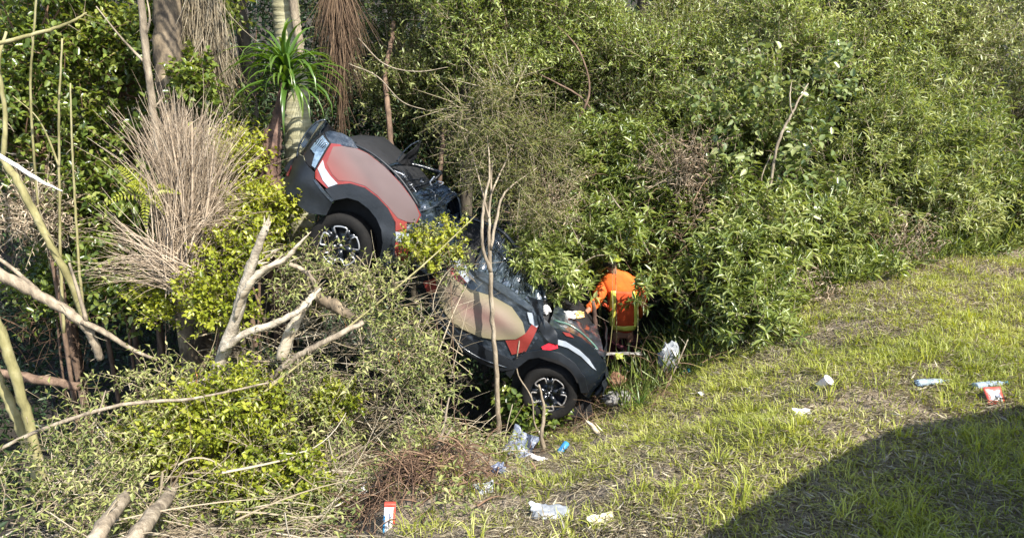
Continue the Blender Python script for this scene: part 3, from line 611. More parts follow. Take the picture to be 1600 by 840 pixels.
for i, (lab, mt, path, rad, ex) in enumerate([
    ('bent grey limb running up right below the rear wheel', 'bark', [(400, 618, 5.9), (440, 575, 5.85), (475, 550, 5.85), (520, 528, 5.85), (568, 503, 5.9)], [.03, .03, .026, .026, .022], [([(440, 590, 5.8), (420, 600, 5.8), (380, 605, 5.8)], [.02, .015, .01])]),
    ('limb from the splintered trunk to the right over the brush', 'bark_bleached', [(345, 548, 5.8), (385, 520, 5.8), (430, 505, 5.85), (475, 480, 5.9), (500, 450, 6.0)], [.03, .034, .03, .022, .012], []),
    ('curved bough end sticking out left of the rear wheel', 'bark', [(452, 412, 6.3), (478, 425, 6.3), (492, 445, 6.3), (495, 470, 6.3)], [.02, .022, .02, .012], []),
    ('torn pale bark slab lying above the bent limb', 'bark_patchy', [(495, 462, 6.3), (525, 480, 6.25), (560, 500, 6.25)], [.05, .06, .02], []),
    ('pale torn trunk in the middle of the brush', 'wood_raw', [(440, 560, 6.1), (455, 515, 6.1), (475, 480, 6.1), (492, 455, 6.15)], [.055, .05, .04, .012], []),
    ('long thin rod across the brush up to the door', 'bark_green', [(380, 640, 5.5), (440, 590, 5.7), (545, 510, 6.1), (660, 415, 6.5), (745, 335, 6.9)], [.008, .009, .009, .008, .004], []),
    ('long thin branch along the left brush pile', 'bark', [(-10, 705, 5.1), (80, 665, 5.2), (190, 632, 5.3), (300, 622, 5.4), (420, 598, 5.5)], [.014, .016, .015, .012, .007], []),
    ('leaning rod up to the leafy brush on the left', 'bark', [(120, 690, 5.2), (150, 655, 5.3), (165, 610, 5.5)], [.01, .008, .005], []),
    ('horizontal stick left of the root mass', 'bark', [(410, 722, 5.3), (450, 720, 5.3), (495, 713, 5.35)], [.01, .012, .006], []),
]): limb('broken_branch', lab, 'branch', M[mt], path, rad, 7, .12, 50 + i, 'broken branches on the brush', ex)
for i, (lab, path, rad) in enumerate([
    ('left one of two pale logs at the bottom', [(135, 860, 3.9), (162, 820, 4.1), (192, 780, 4.5), (215, 762, 4.9)], [.052, .05, .045, .03]),
    ('right one of two pale logs at the bottom, split and thicker', [(185, 880, 3.9), (215, 832, 4.1), (245, 795, 4.5), (272, 760, 5.0)], [.056, .052, .05, .04]),
]): limb('pale_log', lab, 'log', M['bark'], path, rad, 10, .12, 60 + i, 'pale logs at the bottom left')
limb('forked_stick', 'pale upright forked stick right of the root mass', 'stick', M['bark'], [(660, 850, 4.7), (662, 790, 4.8), (672, 730, 4.9), (690, 680, 5.0), (702, 620, 5.1)], [.017, .017, .016, .013, .006], 7, .1, 63,
     extra=[([(682, 700, 4.97), (698, 680, 5.0), (712, 658, 5.05)], [.01, .009, .004]), ([(683, 690, 4.98), (694, 728, 4.9), (702, 765, 4.85)], [.005, .004, .002])])
limb('broken_stake', 'splintered pale stake leaning left on the bare soil', 'stick', M['wood_raw'], [(962, 706, 6.2), (945, 690, 6.2), (925, 665, 6.2), (915, 656, 6.2)], [.028, .026, .022, .004], 6, .25, 65)
for i, (lab, path, rad) in enumerate([
    ('thin curved stem hanging over the front wheel', [(820, 470, 7.1), (812, 530, 7.0), (808, 580, 7.0), (830, 620, 6.9), (835, 660, 6.9), (850, 690, 6.9)], [.006, .007, .007, .008, .009, .012]),
    ('pale stem standing right of the slim tree', [(842, 600, 6.7), (850, 640, 6.7), (846, 680, 6.6), (850, 700, 6.6)], [.01, .018, .022, .028]),
    ('long bare twig arching above the rescuer', [(870, 470, 7.9), (890, 430, 7.9), (925, 402, 8.0), (950, 398, 8.0)], [.005, .006, .006, .004]),
    ('straight bare pole leaning over the bright shrub', [(1015, 398, 8.6), (990, 350, 8.7), (965, 320, 8.8), (952, 300, 8.9)], [.012, .011, .009, .004]),
    ('brown stalk standing right of the white bag', [(1030, 660, 7.2), (1045, 600, 7.2), (1062, 560, 7.25), (1075, 530, 7.3)], [.012, .011, .009, .005]),
    ('pale upright stalk under the lance-leaved shrubs', [(1155, 545, 7.6), (1160, 500, 7.65), (1163, 460, 7.7)], [.014, .013, .010]),
    ('bare white arc over the dark gap by the grass', [(1228, 455, 8.1), (1250, 440, 8.1), (1275, 432, 8.1), (1300, 433, 8.15)], [.007, .007, .006, .003]),
    ('long grey limb in the shade of the top centre', [(820, 105, 10.6), (870, 130, 10.6), (905, 150, 10.6), (925, 172, 10.6)], [.010, .014, .016, .012]),
    ('thin trunk behind the feathery crown', [(685, 330, 10.8), (688, 270, 10.8), (692, 220, 10.9), (700, 160, 11.3), (712, 100, 11.6)], [.04, .035, .03, .02]),
    ('thin brown trunk behind the roof of the wreck', [(612, 260, 10.2), (609, 200, 10.3), (602, 120, 10.8), (612, 60, 11.4), (618, 0, 12)], [.04, .04, .035, .025]),
    ('bare reddish twig with small hooks right of the hanging frond', [(560, 60, 8.6), (600, 100, 8.6), (650, 112, 8.6), (700, 105, 8.7)], [.008, .007, .006, .003]),
    ('second bare twig below the first right of the hanging frond', [(545, 100, 8.5), (590, 120, 8.5), (630, 160, 8.5), (680, 175, 8.6)], [.007, .007, .006, .003]),
    ('crooked grey limb crossing the top centre trees', [(880, 220, 10.5), (920, 150, 10.5), (905, 80, 10.6), (860, 30, 10.7)], [.018, .016, .012, .008]),
]): limb('bare_branch', lab, 'branch', M['bark_brown' if 'trunk' in lab or 'grey limb' in lab else 'bark'], path, rad, 6, .1, 70 + i, 'bare stems and branches among the shrubs')

# strap-leaved plants: every leaf is a part
def strap_mesh(L, W, droop, seed, n=6):
    s = np.linspace(0, 1, n + 1); a = .9 - droop * s**1.2; dz = np.cumsum(np.r_[0, np.sin(a[:-1])]) * L / n; dx = np.cumsum(np.r_[0, np.cos(a[:-1])]) * L / n
    w = W * np.clip(np.minimum(1, .45 + s * 3) * (1 - s**2.2), .02, 1); V = []
    for i in range(n + 1): V += [(dx[i], -w[i] / 2, dz[i] + w[i] * .25), (dx[i], 0, dz[i]), (dx[i], w[i] / 2, dz[i] + w[i] * .25)]
    F = []
    for i in range(n): k = i * 3; F += [[k, k + 1, k + 4, k + 3], [k + 1, k + 2, k + 5, k + 4]]
    g = G(); g.add(V, F, np.clip(.25 + .5 * np.repeat(s, 3) + seed * .05, 0, 1)); return g.mesh('leaf', M['leaf_palm'])
def strap_plant(name, label, cat, loc, nleaf, Ls, W, tilt, seed, droop=2.0, trunk=None, group=None):
    rng = np.random.RandomState(seed); t = thing(name, label, cat, group, loc); ms = [strap_mesh(L, W, droop * d, q) for q, (L, d) in enumerate(((Ls, 1), (Ls * .85, .8), (Ls * 1.05, .65), (Ls * .7, 1.1)))]
    for i in range(nleaf):
        o = obj('leaf', ms[i % 4], t); o.location = (0, 0, rng.uniform(-.16, .14) * (Ls > .4)); o.rotation_euler = (rng.normal(0, .12), -rng.uniform(*tilt), i * 2.4 + rng.normal(0, .2)); s = rng.uniform(.75, 1.1); o.scale = (s, s, s)
    if trunk: trunk(t)
    return t
def st_trunk(t):
    P0 = t.location; g = G(); pts = catmull([np.array(at(*p) - P0) for p in [(446, 130, 8.2), (436, 175, 8.2), (425, 215, 8.15), (418, 260, 8.1), (425, 310, 8.1), (430, 360, 8.1)]], 10)
    pts = np.vstack([pts, pts[-1] + [0, 0, -1.4]])
    tube(g, pts, np.interp(np.linspace(0, 1, len(pts)), [0, .3, .42, .7, 1], [.05, .06, .12, .13, .12]), 12, .5, .18, 4); g.build('trunk', M['bark_red'], t, True)
strap_plant('strap_leaved_plant', 'glossy green fountain of long strap leaves above the tail of the wreck', 'plant', at(448, 122, 8.2), 110, .80, .05, (-.75, .6), 5, 2.5, st_trunk)
strap_plant('iris_clump', 'fresh green sword-leaved clump left of the slim tree foot', 'plant', gnd(735, 685) + Vector((0, 0, -.02)), 22, .34, .022, (.1, .65), 6, .5)
strap_plant('sword_leaf_clump', 'dark green sword-leaved clump behind the fresh one', 'plant', gnd(712, 665), 16, .34, .02, (.0, .6), 9, .7)
strap_plant('long_grass_clump', 'long bright grass blades in the bottom right corner', 'grass', at(1585, 868, 3.6) * 1.0, 26, .36, .013, (-.2, .6), 7, .9)
strap_plant('reedy_clump', 'long arching blades under the willow-leaved shrubs', 'grass', gnd(1370, 425), 24, .45, .016, (-.1, .6), 12, 1.6)
strap_plant('rank_grass_clump', 'rank green grass clump where the litter meets the thicket', 'grass', gnd(1000, 640), 30, .36, .012, (-.2, .6), 13, 1.3)

# dry fronds
def hanging_frond():
    P0 = at(526, -60, 8.7); t = thing('hanging_dead_frond', 'brown dead palm frond hanging down behind the tail of the wreck', 'palm frond', None, P0); rng = np.random.RandomState(2)
    pth = catmull([np.array(at(*p) - P0) for p in [(526, -60, 8.7), (526, 0, 8.6), (530, 90, 8.55), (534, 215, 8.5)]], 8); g = G(); tube(g, pth, [.03, .012], 6, .3); g.build('stalk', M['brown_frond'], t)
    n = 620; f = rng.beta(1.2, 2.4, n); s = np.linspace(0, 1, len(pth)); A = np.stack([np.interp(f, s, pth[:, k]) for k in range(3)], 1); a = rng.uniform(0, 6.28, n)
    sp = .55 * (1 - f) + .12; D = np.stack([np.cos(a) * sp, np.sin(a) * sp * .8, -np.ones(n)], 1); g = G()
    strands(g, A, D, rng.uniform(.35, .95, n) * (1.05 - .35 * f), .0055, rng, .9); g.build('leaflets', M['brown_frond'], t)
hanging_frond()
def dry_bundle():
    P0 = at(290, 420, 7.1); t = thing('dry_frond_bundle', 'big sheaf of pale pinkish-tan dry palm fronds against the patchy trunk', 'palm frond', None, P0); rng = np.random.RandomState(6)
    def fan(n, base, tips, L, jit, name, r=.005, sag=.35, m='dead_frond'):
        g = G(); A = np.array(at(*base) - P0) + rng.normal(0, 1, (n, 3)) * jit; a, b = tips; u = rng.rand(n, 1); dirs = np.array(at(*a) - P0) * u + np.array(at(*b) - P0) * (1 - u) - np.array(at(*base) - P0)
        strands(g, A, unit(dirs) + rng.normal(0, .09, (n, 3)), rng.uniform(.55, 1.1, n) * L, r, rng, sag); g.build(name, M[m], t)
    fan(700, (290, 430, 7.0), ((266, 165, 7.3), (330, 180, 7.4)), 1.6, np.array([.11, .08, .1]), 'leaflets', .0055, -.1)
    fan(430, (280, 330, 7.2), ((262, 160, 7.4), (335, 170, 7.5)), .95, np.array([.10, .1, .2]), 'leaflets', .005, .25)
    fan(150, (300, 440, 6.9), ((190, 330, 6.9), (160, 400, 6.8)), 1.0, np.array([.1, .08, .08]), 'leaflets', .0045, .2)
    fan(220, (300, 380, 7.0), ((420, 330, 7.2), (360, 240, 7.3)), .75, np.array([.1, .1, .12]), 'leaflets', .0045, .5)
    g = G()
    for q, (x0, y0, x1, y1) in enumerate([(296, 450, 262, 180), (290, 450, 300, 190), (300, 450, 335, 220), (300, 445, 185, 345)]): tube(g, catmull([np.array(at(x0, y0, 7.0) - P0), np.array(at((x0 + x1) / 2 + 5, (y0 + y1) / 2, 6.95) - P0), np.array(at(x1, y1, 7.2) - P0)]), [.02, .006], 5, .5)
    g.build('stalks', M['dead_frond'], t)
dry_bundle()
def vine_curtain():
    P0 = at(330, 60, 8.55); rng = np.random.RandomState(9); n = 420; g = G(); A = np.array([[rng.normal(0, .12), rng.normal(-.12, .05), rng.uniform(-.1, 1.0)] for _ in range(n)])
    strands(g, A, np.stack([rng.normal(0, .16, n), rng.normal(-.04, .06, n), -np.ones(n)], 1), rng.uniform(.5, 1.3, n), .005, rng, .3)
    t = g.build('hanging_dry_vines', M['twig']); t.location = P0; tag(t, 'curtain of dry grey vines hanging on the grey trunk', 'vines')
vine_curtain()
def fern():
    P0 = at(236, 300, 7.1); t = thing('fern', 'bright yellow-green fern beside the dry frond bundle', 'fern', None, P0); rng = np.random.RandomState(3)
    for k, (x, y) in enumerate([(232, 335), (215, 290), (262, 298), (205, 270), (250, 320), (195, 310)]):
        g = G(); tip = np.array(at(x + (x - 236) * .8, y + (y - 290) * .6, 6.95) - P0); pth = catmull([[0, 0, 0], tip * .5 + [0, -.05, .05], tip], 8); tube(g, pth, [.004, .001], 3, .4)
        s = np.linspace(0, 1, len(pth)); m = 26; f = np.repeat(np.linspace(.1, .98, m // 2), 2); P = np.stack([np.interp(f, s, pth[:, q]) for q in range(3)], 1); ax = unit(tip); sd = unit(np.cross(ax, [0, -1, .3])) * np.where(np.arange(m) % 2, 1, -1)[:, None]
        leaves(g, P, sd + ax * .5, np.tile([0, -.7, .7], (m, 1)), .10 * (1.05 - f), .022, rng.uniform(.5, .9, m)); g.build('frond', M['leaf_yellow'], t)
fern()

# twig litter: brush, roots, dead undergrowth
def brush():
    rng = np.random.RandomState(21)
    g = G(); n = 1500; x = rng.uniform(-4.6, .0, n); y = rng.uniform(4.0, 7.6, n); ok = (x > -y * .75) & ~((x > -.9) & (y > 7.0)) & ~((x > -1.1) & (y < 6)); x, y = x[ok], y[ok]; n = len(x)
    A = np.stack([x, y, terr(x, y) + rng.uniform(.0, .38, n)], 1); a = rng.normal(.25, .7, n) + (rng.rand(n) < .25) * 1.6
    D = np.stack([np.cos(a), .3 * np.sin(a * 1.7) - .1, rng.normal(.12, .35, n)], 1); L = rng.uniform(.3, 1.3, n)
    strands(g, A - unit(D) * (L / 2)[:, None], D, L, rng.uniform(.002, .006, n) * (1 + 1.6 * (rng.rand(n) < .12)), rng, .25, 6, np.clip(rng.normal(.6, .25, n), 0, 1))
    tag(g.build('brush_twigs', M['twig']), 'tangle of pale broken twigs covering the brush pile below the wreck', 'twigs', kind='stuff')
    g = G(); n = 95; x = rng.uniform(-3.6, -.75, n); y = rng.uniform(4.3, 7.0, n); A = np.stack([x, y, terr(x, y) + rng.uniform(.15, .62, n)], 1); a = rng.normal(.35, .45, n) + (rng.rand(n) < .2) * 1.5
    D = np.stack([np.cos(a), rng.normal(.1, .3, n), rng.normal(.28, .3, n)], 1); L = rng.uniform(.5, 1.7, n); strands(g, A - unit(D) * (L / 2)[:, None], D, L, rng.uniform(.004, .010, n), rng, .25, 9, np.clip(rng.normal(.5, .22, n), 0, 1))
    k = 260; px = rng.uniform(430, 730, k); py = rng.uniform(405, 650, k); A = np.array([at(p, q, 6.95 - (q - 405) / 245 * .95 + rng.uniform(-.12, .3)) for p, q in zip(px, py) if not (p > 640 and q > 560)]); k = len(A)
    ag = rng.normal(.45, .5, k) + (rng.rand(k) < .25) * 1.2; D = np.stack([np.cos(ag), rng.normal(.05, .3, k), np.sin(ag) * .7 + .1], 1); L = rng.uniform(.25, 1.1, k); strands(g, A - unit(D) * (L / 2)[:, None], D, L, rng.uniform(.0025, .007, k), rng, .3, 7, np.clip(rng.normal(.5, .25, k), 0, 1))
    tag(g.build('brush_branches', M['twig']), 'long pale snapped branches heaped over the leaves below the wreck', 'branches', kind='stuff')
    g = G(); n = 15000; x = rng.uniform(-4.2, .1, n); y = rng.uniform(3.9, 7.3, n); k = fbm(x * 1.7, y * 1.7, 3); ok = (x > -y * .75) & (k > .40 + .12 * (x > -1) * (y < 5.6)); x, y = x[ok], y[ok]; n = len(x)
    P = np.stack([x, y, terr(x, y) + rng.uniform(.0, .33, n)], 1)
    leaves(g, P, rdir(rng, n, 0), rng.normal(0, .5, (n, 3)) + [0, -.2, 1], rng.uniform(.035, .075, n), rng.uniform(.010, .022, n), np.clip(rng.normal(.5, .22, n) + (k[ok] - .5) * .6, 0, 1))
    tag(g.build('brush_leaves', M['leaf_wilted']), 'wilting olive leaves caught all over the brush pile', 'leaves', kind='stuff')
    g = G(); n = 1100; c = gnd(640, 745); A = np.array([c.x, c.y, c.z]) + rng.normal(0, 1, (n, 3)) * [.30, .22, .07]; A[:, 2] = terr(A[:, 0], A[:, 1]) + rng.uniform(-.02, .09, n)
    D = rdir(rng, n, .1); strands(g, A, D, rng.uniform(.08, .42, n), rng.uniform(.0025, .008, n), rng, .8, 5, np.clip(rng.normal(.4, .25, n), 0, 1))
    t = tag(g.build('root_mass', M['twig_brown']), 'torn reddish-brown root mass at the bottom of the brush pile', 'roots')
    g = G(); n = 620; x = rng.uniform(-.5, 1.7, n); y = rng.uniform(6.3, 7.8, n); A = np.stack([x, y, terr(x, y) + rng.uniform(0, .1, n)], 1)
    strands(g, A, rdir(rng, n, .12), rng.uniform(.1, .5, n), rng.uniform(.0015, .004, n), rng, .6, 5); tag(g.build('ditch_twigs', M['twig_brown']), 'brown dead twigs and roots littering the ditch by the front wheel', 'twigs', kind='stuff')
    # dry thicket between the shrubs on the right
    g = G(); n = 620; c = np.array([at(1110, 330, 9.3), at(1050, 380, 8.9), at(860, 330, 9.2), at(1170, 560, 7.6), at(1250, 470, 8.3), at(1060, 600, 7.3), at(1330, 430, 8.9), at(100, 350, 9), at(60, 520, 8)]); k = rng.randint(0, len(c), n)
    A = c[k] + rng.normal(0, 1, (n, 3)) * [.35, .25, .22]; strands(g, A, rdir(rng, n, .2), rng.uniform(.25, .9, n), rng.uniform(.002, .005, n), rng, .5, 6); tag(g.build('dry_thicket', M['twig_brown']), 'fine brown dead stalks between the green shrubs', 'twigs', kind='stuff')
    # undergrowth along the foot of the thicket
    g = G(); n = 3600; x = rng.uniform(1.1, 8.5, n); v = rng.uniform(5.6, 7.4, n); y = (v + x * .43) / .9; cx = rng.randint(0, 9999, n)
    P = np.stack([x, y, terr(x, y)], 1); D = rdir(rng, n, 1.6); L = rng.uniform(.15, .5, n); m = 3
    for q in range(m):
        leaves(g, P + D * (L * q / m)[:, None] * .8, D + rng.normal(0, .35, (n, 3)), rdir(rng, n, .5), L * .55, rng.uniform(.008, .02, n), np.clip(rng.normal(.4, .2, n), 0, 1))
    ok = None
    tag(g.build('undergrowth', M['leaf_lance']), 'rank weeds and grass stalks along the foot of the thicket', 'weeds', kind='stuff')
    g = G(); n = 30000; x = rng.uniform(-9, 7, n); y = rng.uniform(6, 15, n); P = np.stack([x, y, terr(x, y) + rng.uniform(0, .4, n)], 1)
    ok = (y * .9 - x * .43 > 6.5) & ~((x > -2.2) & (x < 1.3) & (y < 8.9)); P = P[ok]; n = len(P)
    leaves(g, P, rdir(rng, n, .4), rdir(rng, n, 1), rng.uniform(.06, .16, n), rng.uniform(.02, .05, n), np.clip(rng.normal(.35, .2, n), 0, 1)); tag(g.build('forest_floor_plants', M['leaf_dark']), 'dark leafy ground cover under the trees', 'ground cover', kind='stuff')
brush()
# ------------------------------------------------------------------ the wrecked car
M['paint'] = mat('navy_black_paint', [(.005, .008, .012), (.012, .017, .024)], 5, .22, .08, coat=.6, spec=.5)
M['paint_dusty'] = mat('scuffed_navy_paint', [(.006, .009, .013), (.015, .021, .029), (.055, .066, .08)], 14, .3, .3, coat=.5, stretch=(1, 1, 2))
M['shell'] = mat('crumpled_shiny_paint', [(.007, .012, .02), (.02, .03, .042), (.06, .08, .10)], 9, .16, .35, metal=.35, coat=.8, bscale=16)
M['plastic'] = mat('dark_plastic', [(.005, .0065, .009), (.011, .014, .018)], 12, .5, .15, spec=.4)
M['rubber'] = mat('tyre_rubber', [(.004, .004, .004), (.012, .011, .010)], 9, .85, .4, spec=.2)
M['black'] = mat('black_interior', [(.004, .004, .005), (.012, .012, .013)], 8, .8, .2)
M['red'] = mat('red_livery_film', [(.16, .020, .017), (.235, .036, .028)], 6, .35, .05, coat=.3)
M['white'] = mat('white_livery_film', [(.24, .27, .31), (.36, .39, .42)], 7, .35, .08, coat=.3)
M['alloy'] = mat('machined_alloy', [(.24, .25, .27), (.42, .43, .45)], 20, .28, .05, metal=.5)
M['alloy_muddy'] = mat('muddy_alloy', [(.05, .045, .038), (.14, .13, .12), (.30, .30, .31)], 30, .5, .3)
M['alloy_dark'] = mat('black_alloy', [(.006, .008, .011), (.014, .017, .022)], 12, .3, .1, coat=.3)
M['lamp_glass'] = mat('lamp_lens', [(.05, .08, .11), (.22, .30, .38)], 16, .08, .25, coat=1, stretch=(1, 3, 1))
M['lamp_red'] = mat('red_reflector', [(.5, .01, .02), (.75, .03, .05)], 20, .15, .1, coat=.8)
M['glass'] = mat('crazed_safety_glass', [(.006, .009, .013), (.02, .028, .036), (.10, .125, .15)], 11, .12, .8, coat=1, stretch=(4, 1, 1), bscale=9)
def blurmat(name, mid, edge, red):
    m, n, l = nt(name); a = n.new('ShaderNodeAttribute'); a.attribute_name = 'rnd'
    r = ramp(n, red); l.new(a.outputs['Fac'], r.inputs[0]); p = n.new('ShaderNodeBsdfPrincipled'); p.inputs['Roughness'].default_value = .5; p.inputs['Specular IOR Level'].default_value = .3
    l.new(r.outputs[0], p.inputs['Base Color']); o = n.new('ShaderNodeOutputMaterial'); l.new(p.outputs[0], o.inputs[0]); return m
M['blur1'] = blurmat('mauve_film', 0, 0, [(0, (.21, .03, .025)), (.35, (.20, .062, .055)), (.7, (.155, .082, .075)), (1, (.115, .082, .078))])
M['blur2'] = blurmat('beige_mauve_film', 0, 0, [(0, (.19, .165, .10)), (.45, (.215, .165, .125)), (1, (.27, .15, .135))])

def solve_wheels():
    yr = 7.30; Pr = at(530, 385, yr); lo, hi = yr - .5, yr + 2.5
    for _ in range(50):
        mid = (lo + hi) / 2
        if (at(855, 614, mid) - Pr).length < 2.6: lo = mid
        else: hi = mid
    return Pr, at(855, 614, lo)
Pr, Pf = solve_wheels()
cx_ = (Pf - Pr).normalized(); cy_ = Vector((.0, 1, .02)); cy_ = (cy_ - cx_ * cy_.dot(cx_)).normalized(); cz_ = cx_.cross(cy_)
CARM = Matrix.Translation(Pr) @ Matrix((cx_, cy_, cz_)).transposed().to_4x4(); CARI = CARM.inverted()
car = thing('wrecked_car', 'dark crushed car with red and white side stripes lying nose down in the ditch', 'car'); car.matrix_world = CARM
_o = CARI @ Vector((0, 0, CAMZ)); _r3 = CARI.to_3x3()
def cp(px, py, y=0.0):
    d = _r3 @ ray(px, py); p = _o + d * ((y - _o.y) / d.y); return np.array(p)
def surf(s, t):
    s = np.asarray(s, float); t = np.asarray(t, float)
    y = .55 * np.clip((-.62 - s) / .36, 0, 1.1)**2.2 + .42 * np.clip((s - 2.75) / .36, 0, 1.1)**2.2
    y = y + .34 * np.clip(t - .56, 0, 1)**1.5 + .16 * np.clip(.0 - t, 0, 1) - .025 * np.exp(-((t - .38) / .10)**2)
    mid = np.exp(-((s - .85) / .28)**2)
    return y + mid * (.10 + .05 * np.sin(9 * t + 7 * s)) + (fbm(s * 3 + 40, t * 3 + 20, 3) - .5) * (.03 + .10 * mid)
def cs(px, py):
    y = 0
    for _ in range(6): p = cp(px, py, y); y = float(surf(p[0], p[2]))
    return p[0], p[2]
def sheet(name, outline, m, off=.0, th=.012, parent=car, step=.045, dense=.03, edge=None, pix=True, amp=0.0, sm=True, yfun=None):
    """a piece of bodywork cut to an outline and laid on the curved flank of the car"""
    P = [cs(*p) for p in outline] if pix else list(outline); B = []
    for i in range(len(P)):
        a, b = np.array(P[i]), np.array(P[(i + 1) % len(P)]); k = max(1, int(np.linalg.norm(b - a) / dense))
        B += [tuple(a + (b - a) * j / k) for j in range(k)]
    Bn = np.array(B); nb = len(B); x0, z0 = Bn.min(0); x1, z1 = Bn.max(0)
    gx, gz = np.meshgrid(np.arange(x0, x1, step), np.arange(z0, z1, step)); I = np.stack([gx.ravel(), gz.ravel()], 1)
    dmin = np.min(np.linalg.norm(I[:, None] - Bn[None], axis=2), axis=1); I = I[dmin > step * .45]
    pts = [Vector(p) for p in B] + [Vector(p) for p in I]
    v, _, f, _, _, _ = delaunay_2d_cdt(pts, [(i, (i + 1) % nb) for i in range(nb)], [], 1, 1e-5)
    v = np.array([(a[0], a[1]) for a in v]); Y = (yfun or surf)(v[:, 0], v[:, 1]) - off + amp * (fbm(v[:, 0] * 9, v[:, 1] * 9, 3) - .5)
    F = []
    for q in f:
        for k in range(1, len(q) - 1): F.append((q[0], q[k], q[k + 1]))
    F = np.array(F); n = len(v); Vf = np.stack([v[:, 0], Y, v[:, 1]], 1); Vb = Vf + [0, th, 0]
    e = np.vstack([F[:, [0, 1]], F[:, [1, 2]], F[:, [2, 0]]]); ks = set(map(tuple, e)); bd = np.array([(a, b) for a, b in ks if (b, a) not in ks])
    rnd = .5
    if edge == 'slant': rnd = np.tile(np.clip(.62 * (v[:, 0] + .62) / 1.0 + .75 * (v[:, 1] - .40) / .35 - .12, 0, 1), 2)
    elif edge: d = np.min(np.linalg.norm(v[:, None] - Bn[None], axis=2), axis=1); rnd = np.tile(np.clip(d / edge, 0, 1), 2)
    g = G(); n0 = g.n; g.add(np.vstack([Vf, Vb]), np.vstack([F, F[:, ::-1] + n]), rnd); g.F[4].append(np.stack([bd[:, 1], bd[:, 0], bd[:, 0] + n, bd[:, 1] + n], 1))
    o = g.build(name, m, parent, sm)
    if sm: o.modifiers.new('es', 'EDGE_SPLIT').split_angle = R(40)
    return o
def patch(name, c, m, nx=22, ny=16, amp=.05, fr=3, parent=car, seed=0, bow=0, th=.01):
    """crumpled sheet metal spanned between four points a b c d (local)"""
    a, b, c_, d = [np.array(p, float) for p in c]; u, v = np.meshgrid(np.linspace(0, 1, nx), np.linspace(0, 1, ny))
    U = u[..., None]; Vv = v[..., None]; P = (a * (1 - U) + b * U) * (1 - Vv) + (d * (1 - U) + c_ * U) * Vv
    N = unit(np.cross(b - a, d - a)); h = (np.abs(fbm(u * fr + seed * 7.1, v * fr * .8 + seed * 3.3, 3) - .5) * 2 - .3) * amp * 2 + bow * (1 - (2 * v - 1)**2)
    P = P + N * h[..., None] + (np.stack([fbm(u * 2 + seed, v * 2, 2), fbm(u * 2 + 9, v * 2 + seed, 2), fbm(u * 2, v * 2 + 5, 2)], -1) - .5) * amp
    V = P.reshape(-1, 3); i = np.arange(ny - 1)[:, None] * nx; j = np.arange(nx - 1)[None]; F = np.stack([i + j, i + j + 1, i + nx + j + 1, i + nx + j], -1).reshape(-1, 4)
    g = G(); g.add(V, F); o = g.build(name, m, parent, True); s = o.modifiers.new('thick', 'SOLIDIFY'); s.thickness = th; o.modifiers.new('es', 'EDGE_SPLIT').split_angle = R(38); return o
def bar(name, pts, r, m, parent=car, n=6, rough=.05): g = G(); tube(g, catmull(pts, 5), r, n, .5, rough, 1); return g.build(name, m, parent, True)

# solid dark core: floor, engine bay and cabin sides behind the flank panels
core = [(470, 262), (500, 222), (545, 226), (600, 272), (645, 325), (700, 405), (745, 432), (840, 500), (900, 522), (936, 570), (935, 600), (905, 598), (880, 560), (845, 556), (800, 580), (700, 515), (618, 408), (606, 350), (560, 308), (525, 312), (480, 300)]
cor = [cp(x, y, .3)[[0, 2]] for x, y in core]
sheet('underbody', cor, M['black'], 0, 1.25, dense=.08, step=.12, pix=False, sm=False, yfun=lambda s, t: np.full_like(s, .33))
# tail
sheet('rear_bumper', [(446, 264), (455, 250), (467, 238), (476, 244), (482, 257), (490, 265), (494, 269), (493, 281), (507, 298), (523, 313), (512, 335), (485, 332), (462, 316), (448, 294)], M['plastic'], .045)
sheet('bumper_seam', [(492, 280), (495, 279), (509, 296), (524, 312), (521, 315), (506, 299)], M['paint_dusty'], .052, .01)
sheet('reflector', [(449, 272), (454, 259), (457, 262), (453, 274)], M['lamp_red'], .06)
lamp = sheet('tail_lamp_housing', [(476, 244), (486, 224), (500, 210), (506, 208), (518, 224), (506, 244), (494, 266), (482, 257)], M['black'], .02)
sheet('lamp_lens', [(497, 219), (506, 211), (516, 224), (505, 242), (494, 262), (489, 258), (494, 240), (490, 236)], M['lamp_glass'], .035, parent=lamp)
sheet('lamp_lens', [(487, 232), (494, 222), (496, 224), (490, 235)], M['lamp_glass'], .035, parent=lamp)
g = G()
for q in range(5): a = cp(493 + q * 2.5, 226 + q * 1.5, -.04); b = cp(501 + q * 2.5, 214 + q * 2.5, -.03); tube(g, [a, b], .004, 4)
g.build('lamp_ribs', M['alloy_dark'], lamp)
sheet('spoiler_lip', [(466, 240), (470, 226), (480, 208), (494, 192), (508, 187), (513, 193), (505, 206), (492, 216), (482, 232), (476, 244)], M['paint'], .0, amp=.03)
bar('hatch_edge', [cp(463, 247, .02), cp(468, 226, .0), cp(480, 206, 0), (cp(495, 191, 0)), cp(509, 187, .03)], .009, M['paint_dusty'])
patch('tailgate', [cp(470, 262, .15), cp(508, 192, .12), cp(508, 192, .12) + [0.05, 1.3, -.34], cp(470, 262, .15) + [.05, 1.35, -.1]], M['paint'], amp=.04, seed=2)
sheet('quarter_glass_frame', [(508, 207), (516, 204), (535, 208), (550, 217), (560, 232), (548, 229), (528, 227), (518, 224)], M['paint_dusty'], .012, amp=.03)
